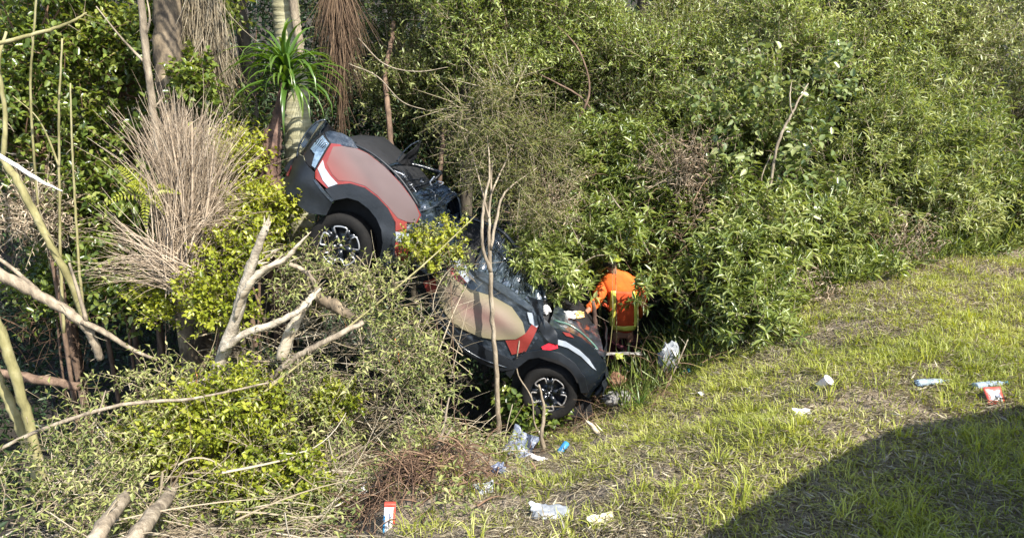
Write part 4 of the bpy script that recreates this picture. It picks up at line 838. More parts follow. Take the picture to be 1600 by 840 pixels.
# red quarter panel, stripe, blurred film
sheet('rear_quarter_panel', [(518, 224), (548, 227), (575, 240), (602, 260), (628, 288), (648, 315), (658, 336), (651, 349), (636, 347), (619, 350), (606, 326), (590, 309), (570, 294), (548, 287), (527, 288), (511, 294), (493, 278), (493, 267), (505, 244)], M['red'], .008)
sheet('white_stripe', [(497, 263), (505, 250), (508, 262), (516, 274), (528, 287), (514, 292), (505, 281)], M['white'], .014, .006)
sheet('blurred_film', [(521, 229), (548, 228), (575, 240), (602, 261), (628, 289), (648, 316), (656, 336), (650, 348), (636, 346), (622, 340), (607, 322), (591, 305), (571, 290), (548, 283), (530, 282), (520, 272), (511, 255)], M['blur1'], .012, .004, edge='slant', dense=.02, step=.03)
bar('belt_trim', [cp(545, 222, .09), cp(575, 236, .08), cp(602, 256, .06), cp(630, 285, .05), cp(656, 325, .04)], .013, M['plastic'])
sheet('wheel_arch_trim', [(510, 295), (527, 288), (548, 286), (571, 293), (591, 308), (607, 325), (618, 346), (620, 370), (614, 398), (602, 410), (588, 414), (596, 398), (600, 378), (598, 358), (590, 340), (578, 325), (562, 313), (545, 308), (524, 312)], M['plastic'], .045, .03)
sheet('wheel_arch_liner', [(524, 310), (545, 306), (564, 311), (580, 324), (593, 340), (600, 358), (602, 380), (596, 410), (560, 440), (500, 430), (485, 380), (495, 330)], M['black'], -.27, .02, yfun=lambda s, t: 0 * s + .02)
sheet('rocker_cover', [(600, 385), (619, 372), (618, 400), (640, 412), (615, 418), (598, 414)], M['paint_dusty'], .03, amp=.04)
# middle, buckled
sheet('rear_door', [(619, 349), (636, 346), (650, 350), (662, 345), (690, 372), (705, 400), (690, 425), (668, 430), (640, 412), (616, 400)], M['paint_dusty'], -.01, amp=.14, step=.03)
sheet('red_strip', [(619, 345), (636, 346), (636, 362), (624, 366), (619, 360)], M['red'], .018, amp=.03)
sheet('red_strip', [(619, 375), (650, 380), (640, 395), (634, 412), (615, 408)], M['red'], .018, amp=.05)
sheet('white_stripe', [(619, 361), (640, 364), (668, 372), (664, 384), (640, 379), (619, 375)], M['white'], .026, .006, amp=.04)
patch('buckled_roof_edge', [cp(648, 338, .02), cp(706, 398, .05), cp(722, 345, .55), cp(676, 305, .45)], M['shell'], amp=.07, seed=5, nx=26, ny=20)
# front door
sheet('front_door', [(690, 408), (702, 399), (718, 399), (745, 424), (800, 462), (843, 492), (850, 512), (838, 530), (824, 552), (800, 560), (760, 545), (715, 520), (690, 492), (672, 455)], M['paint_dusty'], .0)
sheet('red_strip', [(662, 440), (680, 434), (684, 456), (668, 456)], M['red'], .02)
sheet('red_strip', [(698, 419), (709, 417), (720, 428), (730, 440), (722, 446), (708, 436)], M['red'], .012)
sheet('white_stripe', [(703, 400), (716, 400), (728, 414), (741, 433), (730, 441), (716, 426), (706, 414)], M['white'], .012, .006)
sheet('blurred_film', [(679, 434), (690, 423), (702, 423), (714, 438), (735, 451), (770, 462), (800, 479), (817, 503), (821, 520), (806, 529), (778, 530), (748, 525), (712, 508), (696, 488), (684, 458)], M['blur2'], .016, .005, edge=.26, dense=.02, step=.03)
sheet('red_strip', [(790, 531), (806, 530), (822, 519), (833, 503), (842, 508), (833, 527), (822, 548), (800, 553)], M['red'], .014)
sheet('white_stripe', [(824, 487), (834, 488), (846, 500), (839, 511), (828, 503)], M['white'], .016, .006)
sheet('window_sill_trim', [(742, 421), (752, 424), (800, 452), (846, 488), (842, 494), (800, 466), (745, 430)], M['paint_dusty'], .02, .02)
sheet('side_sill', [(668, 458), (690, 490), (716, 518), (760, 543), (800, 560), (806, 574), (785, 578), (752, 566), (712, 540), (680, 505)], M['plastic'], .03, .05)
bar('sill_pinch_weld', [cp(684, 500, -.03), cp(715, 536, -.03), cp(752, 560, -.03), cp(792, 574, -.03)], .007, M['paint_dusty'])
# front wing
sheet('front_wing', [(846, 500), (862, 512), (884, 517), (908, 527), (930, 545), (946, 566), (950, 590), (942, 612), (920, 622), (908, 612), (903, 592), (890, 572), (872, 560), (850, 555), (826, 558), (806, 572), (796, 566), (812, 552), (830, 532), (843, 515)], M['paint'], .0)
sheet('wheel_arch_trim', [(796, 566), (822, 550), (850, 545), (876, 551), (898, 566), (914, 588), (920, 612), (908, 612), (903, 592), (890, 573), (872, 561), (850, 556), (826, 560), (806, 575), (798, 590), (790, 582)], M['plastic'], .02, .03)
sheet('white_stripe', [(872, 530), (884, 533), (905, 546), (921, 561), (932, 578), (926, 574), (908, 556), (888, 543), (872, 538)], M['white'], .008, .006)
sheet('red_strip', [(846, 541), (858, 535), (871, 538), (872, 543), (860, 546), (848, 545)], M['lamp_red'], .012, .008)
sheet('red_strip', [(879, 518), (890, 520), (897, 527), (885, 524)], M['red'], .01, .006)
sheet('torn_pillar_base', [(848, 495), (862, 508), (871, 520), (872, 536), (860, 534), (850, 524), (842, 512)], M['plastic'], .02, amp=.12)
sheet('wheel_arch_liner', [(800, 575), (850, 550), (890, 565), (910, 600), (930, 640), (790, 650)], M['black'], -.27, .02, yfun=lambda s, t: 0 * s + .02)
bar('front_bumper', [cp(941, 564, .2), cp(944, 582, .24), cp(942, 602, .24), cp(930, 618, .2)], [.03, .045, .045, .03], M['plastic'], n=8)
patch('bonnet', [cp(862, 506, .12), cp(944, 560, .14), cp(944, 560, .14) + [-.12, 1.15, -.08], cp(862, 506, .12) + [0, 1.2, -.08]], M['paint_dusty'], amp=.05, seed=3, bow=.05)
patch('front_panel', [cp(946, 562, .12), cp(944, 618, .1), cp(944, 618, .1) + [0, 1.35, 0], cp(946, 562, .12) + [0, 1.35, 0]], M['plastic'], amp=.04, seed=8)
bar('bonnet_highlight', [cp(866, 500, .3), cp(895, 510, .3), cp(925, 535, .3), cp(944, 560, .28)], .012, mat('greenish_highlight', [(.03, .07, .05), (.08, .15, .11)], 6, .2, .1, coat=.8))  # greenish highlight along the bonnet edge, painted in as a coloured bar
bar('door_gap', [cp(846, 500, -.0), cp(838, 520, -.01), cp(822, 545, -.02), cp(803, 562, -.02)], .004, M['black'])
# crushed roof, windscreen and tailgate frame
patch('roof_panel', [cp(545, 214, .1), cp(652, 322, .12), cp(652, 322, .12) + [-.02, 1.2, -.26], cp(545, 214, .1) + [0, 1.2, -.34]], M['paint'], amp=.09, seed=11, nx=30, ny=22)
patch('windscreen', [cp(742, 418, .06), cp(848, 488, .08), cp(852, 458, .75), cp(775, 352, .9)], M['glass'], amp=.07, seed=13, nx=34, ny=26, fr=6)
patch('front_roof_panel', [cp(700, 398, .08), cp(745, 422, .06), cp(778, 350, .95), cp(724, 338, .9)], M['black'], amp=.05, seed=14)
bar('roof_rail', [cp(722, 336, .75), cp(750, 346, .75), cp(785, 362, .75), cp(812, 395, .75), cp(840, 436, .7), cp(852, 468, .5)], .022, M['paint'])
bar('windscreen_pillar', [cp(742, 420, .04), cp(752, 392, .3), cp(770, 352, .8)], .018, M['plastic'])
for q in range(7):
    a = cp(748 + q * 13, 412 + q * 9, .10); b = cp(778 + q * 9, 358 + q * 13, .72); bar('glass_crease', [a, (a + b) / 2 + [0, -.05, .03], b], .005, M['alloy_dark'] if q % 2 else M['paint_dusty'])
patch('mirror_housing', [cp(826, 462, .0), cp(848, 470, -.05), cp(852, 512, -.02), cp(838, 505, 0)], M['paint_dusty'], 8, 8, .03, seed=17)
# raised, folded tail frame seen above the blurred quarter
patch('folded_door_shell', [cp(640, 300, .35), cp(646, 332, .12), cp(716, 308, .5), cp(684, 282, .9)], M['shell'], amp=.05, seed=19, nx=24, ny=20, bow=-.04)
patch('folded_door_shell', [cp(684, 282, .9), cp(716, 308, .5), cp(722, 352, .5), cp(700, 352, .95)], M['paint'], amp=.03, seed=20, bow=.03)
bar('door_frame', [cp(646, 332, .1), cp(680, 322, .3), cp(704, 300, .5), cp(717, 312, .5), cp(722, 352, .5)], .012, M['paint_dusty'])
bar('tail_frame', [cp(603, 262, .5), cp(622, 256, .7), cp(650, 258, .8), cp(690, 270, .9)], .022, M['paint'])
bar('tail_frame', [cp(606, 268, .4), cp(625, 296, .3), cp(640, 304, .3)], .02, M['paint'])
bar('tail_frame', [cp(690, 270, .9), cp(676, 282, .8), cp(650, 292, .6), cp(634, 298, .5)], .018, M['plastic'])
bar('bent_rod', [cp(620, 252, .6), cp(630, 238, .6), cp(643, 226, .6), cp(655, 220, .6)], .008, M['paint_dusty'])
patch('torn_glass_panel', [cp(622, 254, .62), cp(656, 220, .62), cp(652, 242, .7), cp(640, 260, .7)], M['black'], 8, 8, .02, seed=22)
rng = np.random.RandomState(4)
for q in range(26):
    x = rng.uniform(608, 688); y = 262 + (x - 608) * .35 + rng.uniform(0, 24); a = cp(x, y, rng.uniform(.3, .8)); b = a + rng.normal(0, .07, 3); bar('torn_metal', [a, (a + b) / 2 + rng.normal(0, .02, 3), b], rng.uniform(.004, .013), M[['alloy_dark', 'paint_dusty', 'plastic', 'alloy'][q % 4 if q % 8 else 3]], n=5)
for q in range(9):
    x = rng.uniform(520, 640); y = 208 + (x - 520) * .78 + rng.uniform(-6, 4); a = cp(x, y, .15); bar('torn_metal', [a, a + rng.normal(0, .05, 3) + [.02, 0, .03]], .006, M['paint_dusty'], n=5)

def wheel(px, py, spin, face='alloy'):
    c = cp(px, py, .03); w = bpy.data.objects.new('wheel', None); COL.objects.link(w); w.parent = car; w.location = c + np.array([0, .10, 0]); w.rotation_euler = (0, spin, 0)
    prof = [(.222, -.09), (.235, -.105), (.30, -.11), (.325, -.095), (.338, -.07), (.342, 0), (.338, .07), (.325, .095), (.30, .11), (.235, .105), (.222, .09)]
    n = 64; g = G(); V = []
    for k in range(n):
        a = k / n * 6.28318; gr = .994 if k % 2 else 1.0
        for r, y in prof: rr = r * (gr if r > .32 else 1); V.append((rr * math.cos(a), y, rr * math.sin(a)))
    m = len(prof); F = [[k * m + j, ((k + 1) % n) * m + j, ((k + 1) % n) * m + j + 1, k * m + j + 1] for k in range(n) for j in range(m - 1)]
    g.add(V, F); g.build('tyre', M['rubber'], w, True)
    g = G(); prof = [(.0, -.02), (.05, -.03), (.06, -.01), (.10, .0), (.19, .02), (.206, -.06), (.222, -.088), (.226, -.06), (.2, .08)]; V = []
    for k in range(48):
        a = k / 48 * 6.28318
        for r, y in prof: V.append((r * math.cos(a), y, r * math.sin(a)))
    m = len(prof); F = [[k * m + j, ((k + 1) % 48) * m + j, ((k + 1) % 48) * m + j + 1, k * m + j + 1] for k in range(48) for j in range(m - 1)]
    g.add(V, F); rim = g.build('rim', M['alloy_dark'], w, True)
    def flatbar(g, P, wd, y0, y1):
        P = np.array(P); V = []; F = []
        for i in range(len(P)):
            t = unit(P[min(i + 1, len(P) - 1)] - P[max(i - 1, 0)]); nn = np.array([-t[1], t[0]]) * wd / 2
            for q in ((P[i] - nn, y1), (P[i] - nn, y0), (P[i] + nn, y0), (P[i] + nn, y1)): V.append((q[0][0], q[1], q[0][1]))
        for i in range(len(P) - 1):
            k = i * 4; F += [[k, k + 1, k + 5, k + 4], [k + 1, k + 2, k + 6, k + 5], [k + 2, k + 3, k + 7, k + 6]]
        F += [[0, 3, 2, 1], [k + 4, k + 5, k + 6, k + 7]]; g.add(V, F)
    pol = lambda r, a: np.array([r * math.cos(a), r * math.sin(a)])
    for k in range(5):
        a = k * 2 * math.pi / 5
        g = G(); flatbar(g, [pol(.045, a), pol(.13, a)], .05, -.07, .0); flatbar(g, [pol(.12, a), pol(.205, a + .20)], .034, -.085, -.02); flatbar(g, [pol(.12, a), pol(.205, a - .20)], .034, -.085, -.02); g.build('spoke', M['alloy_dark'], rim)
        g = G(); b = a + math.pi / 5; h = .30
        flatbar(g, [pol(.140, b - h * 1.25), pol(.196, b - h * 1.22)] + [pol(.207, b + q) for q in np.linspace(-h, h, 7)] + [pol(.196, b + h * 1.22), pol(.140, b + h * 1.25)], .015, -.098, -.084); g.build('machined_face', M[face], rim)
    g = G()
    for k in range(5): a = k * 1.2566 + .6; tube(g, [(.035 * math.cos(a), -.03, .035 * math.sin(a)), (.035 * math.cos(a), -.055, .035 * math.sin(a))], .006, 6)
    tube(g, [(0, -.02, 0), (0, -.06, 0)], .016, 10); g.build('hub_bolts', M['alloy'], rim)
    return w
wheel(530, 385, R(-10)); wheel(857, 617, R(22), 'alloy_muddy').scale = (.88, .88, .88)
# ------------------------------------------------------------------ the rescuer
M['orange'] = mat('orange_workwear', [(.50, .075, .008), (.68, .13, .012)], 8, .8, .4, bscale=25)
M['orange_vest'] = mat('orange_red_vest', [(.34, .035, .006), (.52, .07, .012)], 9, .75, .4, bscale=25)
M['tape'] = mat('yellow_reflective_tape', [(.46, .46, .05), (.62, .60, .12)], 10, .4, .2)
M['maroon'] = mat('maroon_trousers', [(.035, .008, .012), (.085, .016, .024)], 8, .85, .4)
M['skin'] = mat('brown_skin', [(.20, .10, .06), (.30, .16, .10)], 14, .55, .2, sub=.1)
M['hair'] = mat('black_hair', [(.01, .008, .007), (.03, .025, .02)], 30, .6, .5)
M['lime'] = mat('lime_helmet', [(.16, .19, .02), (.26, .28, .035)], 8, .35, .1, coat=.4)
M['boot'] = mat('black_boot', [(.012, .011, .01), (.03, .026, .02)], 12, .6, .3)
def skin_mesh(name, nodes, edges, m, parent, lv=2):
    me = bpy.data.meshes.new(name); me.from_pydata([n[0] for n in nodes], edges, []); me.materials.append(m); o = obj(name, me, parent)
    sk = o.modifiers.new('skin', 'SKIN'); sk.use_smooth_shade = True
    if not me.skin_vertices: me.skin_vertices.new() if hasattr(me.skin_vertices, 'new') else None
    if not me.skin_vertices:
        bpy.context.view_layer.objects.active = o
        with bpy.context.temp_override(object=o, active_object=o, selected_objects=[o]): bpy.ops.mesh.customdata_skin_add()
    for i, n in enumerate(nodes):
        r = n[1]; me.skin_vertices[0].data[i].radius = (r, r) if not isinstance(r, tuple) else r
    me.skin_vertices[0].data[0].use_root = True
    s = o.modifiers.new('sub', 'SUBSURF'); s.levels = lv; s.render_levels = lv; return o
PY = 8.8
foot = at(974, 640, PY); foot.z = tz(foot.x, foot.y) + .02
pr = thing('person', 'rescuer in orange jacket with yellow reflective bands bending into the bushes beside the wreck', 'person', None, foot)
def pp(px, py, y=PY): return at(px, py, y) - foot
J = dict(pel=pp(974, 520), wai=pp(975, 495), che=pp(973, 462, PY - .02), nb=pp(964, 437, PY - .03), neck=pp(958, 425, PY - .03), head=pp(953, 408, PY - .03), hd2=pp(950, 396, PY - .03),
         sl=pp(945, 445), el=pp(929, 474, PY - .18), wl=pp(912, 492, PY - .42), sr=pp(999, 446), er=pp(1004, 482, PY + .1), wr=pp(990, 502, PY + .32))
J['hl'] = J['pel'] + Vector((-.09, 0, -.03)); J['hr'] = J['pel'] + Vector((.09, 0, -.03))
gz = -.0
for k, sx in (('l', -1), ('r', 1)):
    h = J['h' + k]; hz = h.z; J['k' + k] = Vector((h.x + sx * .02, h.y + .05, hz * .53)); J['a' + k] = Vector((h.x + sx * .03, h.y - .02, .08)); J['t' + k] = Vector((h.x + sx * .05, h.y + .17, .02))
def hand(nodes, edges, wi, w, d, up):
    d = d.normalized(); up = (up - d * up.dot(d)).normalized(); s = d.cross(up); p = w + d * .06; nodes.append((p, (.036, .022))); pi = len(nodes) - 1; edges.append((wi, pi))
    for q, (o_, L) in enumerate(((-.032, .065), (-.011, .078), (.011, .074), (.031, .06))):
        a = p + s * o_ + d * .035; b = a + d * L * .5 + up * -.012; c = b + d * L * .3 + up * -.035
        i = len(nodes); nodes += [(a, .010), (b, .0088), (c, .007)]; edges += [(pi, i), (i, i + 1), (i + 1, i + 2)]
    a = p - s * .038 - d * .02; b = a - s * .022 + d * .035 - up * .015; i = len(nodes); nodes += [(a, .012), (b, .009)]; edges += [(pi, i), (i, i + 1)]
nodes = [(J[k], r) for k, r in (('pel', .08), ('wai', .09), ('che', .11), ('nb', .05), ('neck', .05), ('head', .088), ('hd2', .082), ('sl', .06), ('el', .042), ('wl', .028), ('sr', .06), ('er', .042), ('wr', .028), ('hl', .06), ('kl', .045), ('al', .04), ('tl', .035), ('hr', .06), ('kr', .045), ('ar', .04), ('tr', .035))]
ix = {k: i for i, k in enumerate(('pel', 'wai', 'che', 'nb', 'neck', 'head', 'hd2', 'sl', 'el', 'wl', 'sr', 'er', 'wr', 'hl', 'kl', 'al', 'tl', 'hr', 'kr', 'ar', 'tr'))}
E = [(ix[a], ix[b]) for a, b in (('pel', 'wai'), ('wai', 'che'), ('che', 'nb'), ('nb', 'neck'), ('neck', 'head'), ('head', 'hd2'), ('nb', 'sl'), ('sl', 'el'), ('el', 'wl'), ('nb', 'sr'), ('sr', 'er'), ('er', 'wr'), ('pel', 'hl'), ('hl', 'kl'), ('kl', 'al'), ('al', 'tl'), ('pel', 'hr'), ('hr', 'kr'), ('kr', 'ar'), ('ar', 'tr'))]
hand(nodes, E, ix['wl'], J['wl'], J['wl'] - J['el'], Vector((0, -.3, 1))); hand(nodes, E, ix['wr'], J['wr'], J['wr'] - J['er'], Vector((0, -.3, 1)))
skin_mesh('body', nodes, E, M['skin'], pr)
nodes = [(J['pel'] + Vector((0, 0, .0)), .185), (J['wai'], .19), (J['che'], .215), (J['nb'] + Vector((0, 0, -.02)), .14), (J['sl'], .10), (J['el'], .08), (J['el'].lerp(J['wl'], .55), .05), (J['sr'], .088), (J['er'], .068), (J['er'].lerp(J['wr'], .8), .05)]
nodes.append((J['neck'] + Vector((0, 0, .03)), .075)); nodes = [(Vector((n_[0].x, n_[0].y / .72, n_[0].z)), n_[1]) for n_ in nodes]
jacket = skin_mesh('jacket', nodes, [(0, 1), (1, 2), (2, 3), (3, 4), (4, 5), (5, 6), (3, 7), (7, 8), (8, 9), (3, 10)], M['orange'], pr)
tx = bpy.data.textures.new('cloth_folds', 'CLOUDS'); tx.noise_scale = .09; dm = jacket.modifiers.new('folds', 'DISPLACE'); dm.texture = tx; dm.strength = .06; dm.mid_level = .5
jacket.scale = (1, .72, 1); bpy.context.view_layer.update()
nodes = [(J['pel'] + Vector((0, 0, -.0)), .155), (J['hl'] + Vector((-.01, 0, -.08)), .105), (J['kl'], .078), (J['al'], .06), (J['hr'] + Vector((.01, 0, -.08)), .105), (J['kr'], .078), (J['ar'], .06)]
skin_mesh('trousers', nodes, [(0, 1), (1, 2), (2, 3), (0, 4), (4, 5), (5, 6)], M['maroon'], pr)
for k in 'lr': skin_mesh('boot', [(J['a' + k] + Vector((0, 0, .1)), .062), (J['a' + k], .058), (J['a' + k] + Vector((0, .1, -.045)), .05), (J['t' + k], .045)], [(0, 1), (1, 2), (2, 3)], M['boot'], pr)
def dome(name, c, r, m, parent, z0=-.1):
    g = G(); n, k = 20, 8; V = []
    for i in range(k + 1):
        ph = z0 + (math.pi / 2 - z0) * i / k
        for j in range(n): a = j / n * 6.2832; V.append((c[0] + r[0] * math.cos(ph) * math.cos(a), c[1] + r[1] * math.cos(ph) * math.sin(a), c[2] + r[2] * math.sin(ph)))
    F = [[i * n + j, i * n + (j + 1) % n, (i + 1) * n + (j + 1) % n, (i + 1) * n + j] for i in range(k) for j in range(n)]; g.add(V, F); return g.build(name, m, parent, True)
dome('hair', J['head'] + Vector((0, -.01, .0)), (.098, .108, .11), M['hair'], pr, -.5)
hel = dome('helmet', J['head'] + Vector((0, 0, .03)), (.11, .125, .10), M['lime'], pr, .0)
dome('helmet_brim', J['head'] + Vector((0, 0, .03)), (.138, .155, .02), M['lime'], hel, -.4)
# vest panel and reflective tape laid on the jacket
dg = bpy.context.evaluated_depsgraph_get(); ev = jacket.evaluated_get(dg); em = ev.to_mesh(); bv = BVHTree.FromPolygons([Vector((v.co.x, v.co.y * .72, v.co.z)) for v in em.vertices], [tuple(p.vertices) for p in em.polygons])
def lay(name, quad, m, parent, off, nu=10, nv=10):
    """cloth strip projected from behind onto the jacket; quad of photo pixels"""
    V = []
    for i in range(nv + 1):
        for j in range(nu + 1):
            u, v = j / nu, i / nv; a = np.array(quad, float); p = (a[0] * (1 - u) + a[1] * u) * (1 - v) + (a[3] * (1 - u) + a[2] * u) * v
            o = pp(p[0], p[1], PY - 1.2); d = Vector((0, 1, -.02)); h = bv.ray_cast(Vector((pp(p[0], p[1]).x, o.y, pp(p[0], p[1]).z)), d)
            if h[0] is None: h = bv.find_nearest(pp(p[0], p[1], PY - .2))
            nrm = h[1] if h[1].y < 0 else -h[1]; V.append(h[0] + nrm * off)
    n = nu + 1; F = [[i * n + j, i * n + j + 1, (i + 1) * n + j + 1, (i + 1) * n + j] for i in range(nv) for j in range(nu)]
    g = G(); g.add([tuple(v) for v in V], F); o = g.build(name, m, parent, True); s = o.modifiers.new('t', 'SOLIDIFY'); s.thickness = .004; return o
vest = lay('vest_back', [(950, 446), (1000, 448), (1003, 514), (950, 514)], M['orange_vest'], pr, .006, 16, 16)
lay('reflective_band', [(950, 500), (1004, 500), (1004, 508), (950, 508)], M['tape'], vest, .016, 16, 3)
lay('reflective_band', [(986, 446), (996, 448), (999, 508), (988, 508)], M['tape'], vest, .018, 3, 14)
lay('reflective_band', [(953, 446), (961, 446), (960, 508), (952, 508)], M['tape'], vest, .018, 3, 14)
limb('sapling_stump', 'short brown sapling stem under the raised arm of the rescuer', 'tree trunk', M['bark_red'], [(927, 470, 8.3), (929, 500, 8.3), (930, 530, 8.3), (931, 580, 8.3)], [.022, .03, .032, .034], 8, .1, 90, ground=True)

# ------------------------------------------------------------------ litter
def c_mat(name, cols, rough=.5, **k): return mat(name, cols, k.pop('scale', 18), rough, k.pop('bump', .3), **k)
M['paper'] = c_mat('white_paper', [(.50, .48, .46), (.66, .65, .63)], .6)
M['pinkpaper'] = c_mat('pink_white_carton', [(.70, .42, .45), (.80, .72, .70), (.84, .80, .78)], .5, scale=9)
M['foil'] = c_mat('silver_foil', [(.40, .42, .46), (.72, .74, .78)], .25, metal=.6)
M['greybag'] = c_mat('grey_plastic_film', [(.06, .07, .10), (.13, .15, .20), (.32, .35, .40)], .25, scale=10)
M['whitebag'] = c_mat('translucent_white_film', [(.12, .13, .145), (.22, .235, .25), (.38, .395, .41)], .35, scale=7)
M['blue'] = c_mat('blue_print', [(.02, .12, .26), (.04, .22, .40)], .35)
M['teal'] = c_mat('teal_film', [(.02, .15, .22), (.05, .30, .38)], .35)
M['darkblue'] = c_mat('dark_blue_scrap', [(.03, .04, .08), (.12, .14, .20)], .35)
M['yellowpaper'] = c_mat('yellow_paper', [(.48, .42, .24), (.66, .60, .38)], .7)
M['redprint'] = c_mat('red_print', [(.36, .035, .025), (.50, .09, .06)], .4)
M['brownboard'] = c_mat('muddy_brown_board', [(.10, .055, .035), (.20, .12, .08), (.28, .18, .12)], .9, scale=7)
M['ochre'] = c_mat('rusty_stone', [(.03, .018, .01), (.12, .06, .028), (.20, .13, .07)], .8, scale=8)
M['greystone'] = c_mat('grey_muddy_plastic', [(.08, .075, .07), (.18, .17, .155), (.26, .25, .23)], .7, scale=10)
M['ribbon'] = c_mat('orange_ribbon', [(.62, .17, .04), (.80, .28, .08)], .5)
M['pet'] = None
def petmat():
    m, n, l = nt('clear_bottle_plastic'); g1 = n.new('ShaderNodeBsdfGlass'); g1.inputs['Color'].default_value = (.80, .88, .95, 1); g1.inputs['Roughness'].default_value = .12; g1.inputs['IOR'].default_value = 1.15
    p = n.new('ShaderNodeBsdfPrincipled'); p.inputs['Base Color'].default_value = (.42, .50, .58, 1); p.inputs['Roughness'].default_value = .15; mx = n.new('ShaderNodeMixShader'); mx.inputs[0].default_value = .5
    l.new(g1.outputs[0], mx.inputs[1]); l.new(p.outputs[0], mx.inputs[2]); o = n.new('ShaderNodeOutputMaterial'); l.new(mx.outputs[0], o.inputs[0]); return m
M['pet'] = petmat()
def place(o, loc, yaw=0, tilt=(0, 0), dz=0):
    o.location = Vector(loc) + Vector((0, 0, dz)); o.rotation_euler = (tilt[0], tilt[1], yaw)
def scrap(name, label, cat, loc, w, h, m, yaw=0, tilt=(0, 0), amp=.02, seed=1, dz=.03, round_=0, n=14, fold=0, group=None):
    g = G(); u, v = np.meshgrid(np.linspace(-1, 1, n), np.linspace(-1, 1, n)); x = u * w / 2; y = v * h / 2
    if round_: k = 1 - round_ * (u**2 * v**2); x = x * k; y = y * k
    x = x + (fbm(u * 1.3 + seed, v * 1.3, 2) - .5) * w * .35; y = y + (fbm(u * 1.3, v * 1.3 + seed * 3, 2) - .5) * h * .35
    z = (np.abs(fbm(u * 2.2 + seed * 5, v * 2.2 + seed, 3) - .5) * 4 - .5) * amp + fold * np.abs(u)
    V = np.stack([x, y, z], -1).reshape(-1, 3); i = np.arange(n - 1)[:, None] * n; j = np.arange(n - 1)[None]; F = np.stack([i + j, i + j + 1, i + n + j + 1, i + n + j], -1).reshape(-1, 4)
    g.add(V, F); o = g.build(name, m); s = o.modifiers.new('t', 'SOLIDIFY'); s.thickness = .003; place(o, loc, yaw, tilt, dz); return tag(o, label, cat, group)
def lump(name, label, cat, loc, r, m, amp=.25, seed=1, fr=2.5, dz=0, yaw=0, parent=None, nu=22, nv=14, tilt=(0, 0)):
    g = G(); V = []
    for i in range(nv + 1):
        ph = -math.pi / 2 + math.pi * i / nv
        for j in range(nu):
            a = j / nu * 6.28318; d = np.array([math.cos(ph) * math.cos(a), math.cos(ph) * math.sin(a), math.sin(ph)])
            k = 1 + amp * 2 * (abs(float(fbm(d[0] * fr + seed + d[2] * 1.3, d[1] * fr + d[2] * fr * .7 + seed, 3)) - .5) * 3 - .4); V.append(d * k * np.array(r))
    F = [[i * nu + j, i * nu + (j + 1) % nu, (i + 1) * nu + (j + 1) % nu, (i + 1) * nu + j] for i in range(nv) for j in range(nu)]
    g.add(V, F); o = g.build(name, m, parent, True); o.modifiers.new('es', 'EDGE_SPLIT').split_angle = R(28)
    if parent is None: place(o, loc, yaw, tilt, dz); tag(o, label, cat)
    return o
def bottle(label, px, py, yaw, L=.24, r=.034, cap='blue', squash=.75, tilt=0):
    t = thing('plastic_bottle', label, 'bottle', 'crushed plastic bottles on the grass', gnd(px, py) + Vector((0, 0, r * .9))); t.rotation_euler = (0, tilt, yaw)
    prof = [(0, -L / 2), (.9, -L / 2), (1, -L / 2 + .01), (.98, -L * .25), (.78, -L * .12), (.95, 0), (.97, L * .15), (.9, L * .25), (.5, L * .38), (.36, L * .42), (.36, L * .48)]
    g = G(); n = 18; V = []
    for s_, x in prof:
        for j in range(n): a = j / n * 6.2832; k = 1 + .12 * math.sin(3 * a + x * 40); V.append((x, r * s_ * k * math.cos(a), r * s_ * k * math.sin(a) * squash))
    F = [[i * n + j, i * n + (j + 1) % n, (i + 1) * n + (j + 1) % n, (i + 1) * n + j] for i in range(len(prof) - 1) for j in range(n)]; g.add(V, F); g.build('bottle_body', M['pet'], t, True)
    g = G(); tube(g, [(L * .475, 0, 0), (L * .55, 0, 0)], r * .42, 14); g.build('bottle_cap', M[cap], t, True)
    g = G(); tube(g, [(L * .02, 0, 0), (L * .12, 0, 0)], r * .99, 18, cap=False, flat=squash); g.build('bottle_label', M['foil' if cap != 'blue' else 'whitebag'], t, True)
bottle('crushed clear bottle lying on the sunlit grass left of the red-edged packet', 1455, 602, R(6), .25, cap='greybag')
bottle('clear bottle with a blue cap behind the red-edged packet', 1546, 606, R(12), .27)
def packet():
    L = gnd(1552, 628); t = thing('snack_packet', 'square packet with red border and blue-white middle at the shadow edge', 'packet', None, L + Vector((0, 0, .05))); t.rotation_euler = (R(50), 0, R(5))
    def pil(name, w, h, z, m):
        g = G(); n = 10; u, v = np.meshgrid(np.linspace(-1, 1, n), np.linspace(-1, 1, n)); zz = z + .014 * (1 - u**2) * (1 - v**2) + (fbm(u * 2 + 3, v * 2, 2) - .5) * .012
        V = np.stack([u * w / 2, v * h / 2, zz], -1).reshape(-1, 3); i = np.arange(n - 1)[:, None] * n; j = np.arange(n - 1)[None]; g.add(V, np.stack([i + j, i + j + 1, i + n + j + 1, i + n + j], -1).reshape(-1, 4)); o = g.build(name, m, t, True); s = o.modifiers.new('t', 'SOLIDIFY'); s.thickness = .003; return o
    pil('wrapper', .135, .135, 0, M['redprint']); pil('printed_window', .095, .085, .006, M['paper']); 
    g = G(); a = np.linspace(0, 6.2832, 13)[:-1]; V = [(.02 * math.cos(q) + .008, .018 * math.sin(q), .0265) for q in a] + [(.008, 0, .030)]; g.add(V, [[i, (i + 1) % 12, 12] for i in range(12)]); g.build('printed_emblem', M['darkblue'], t)
packet()
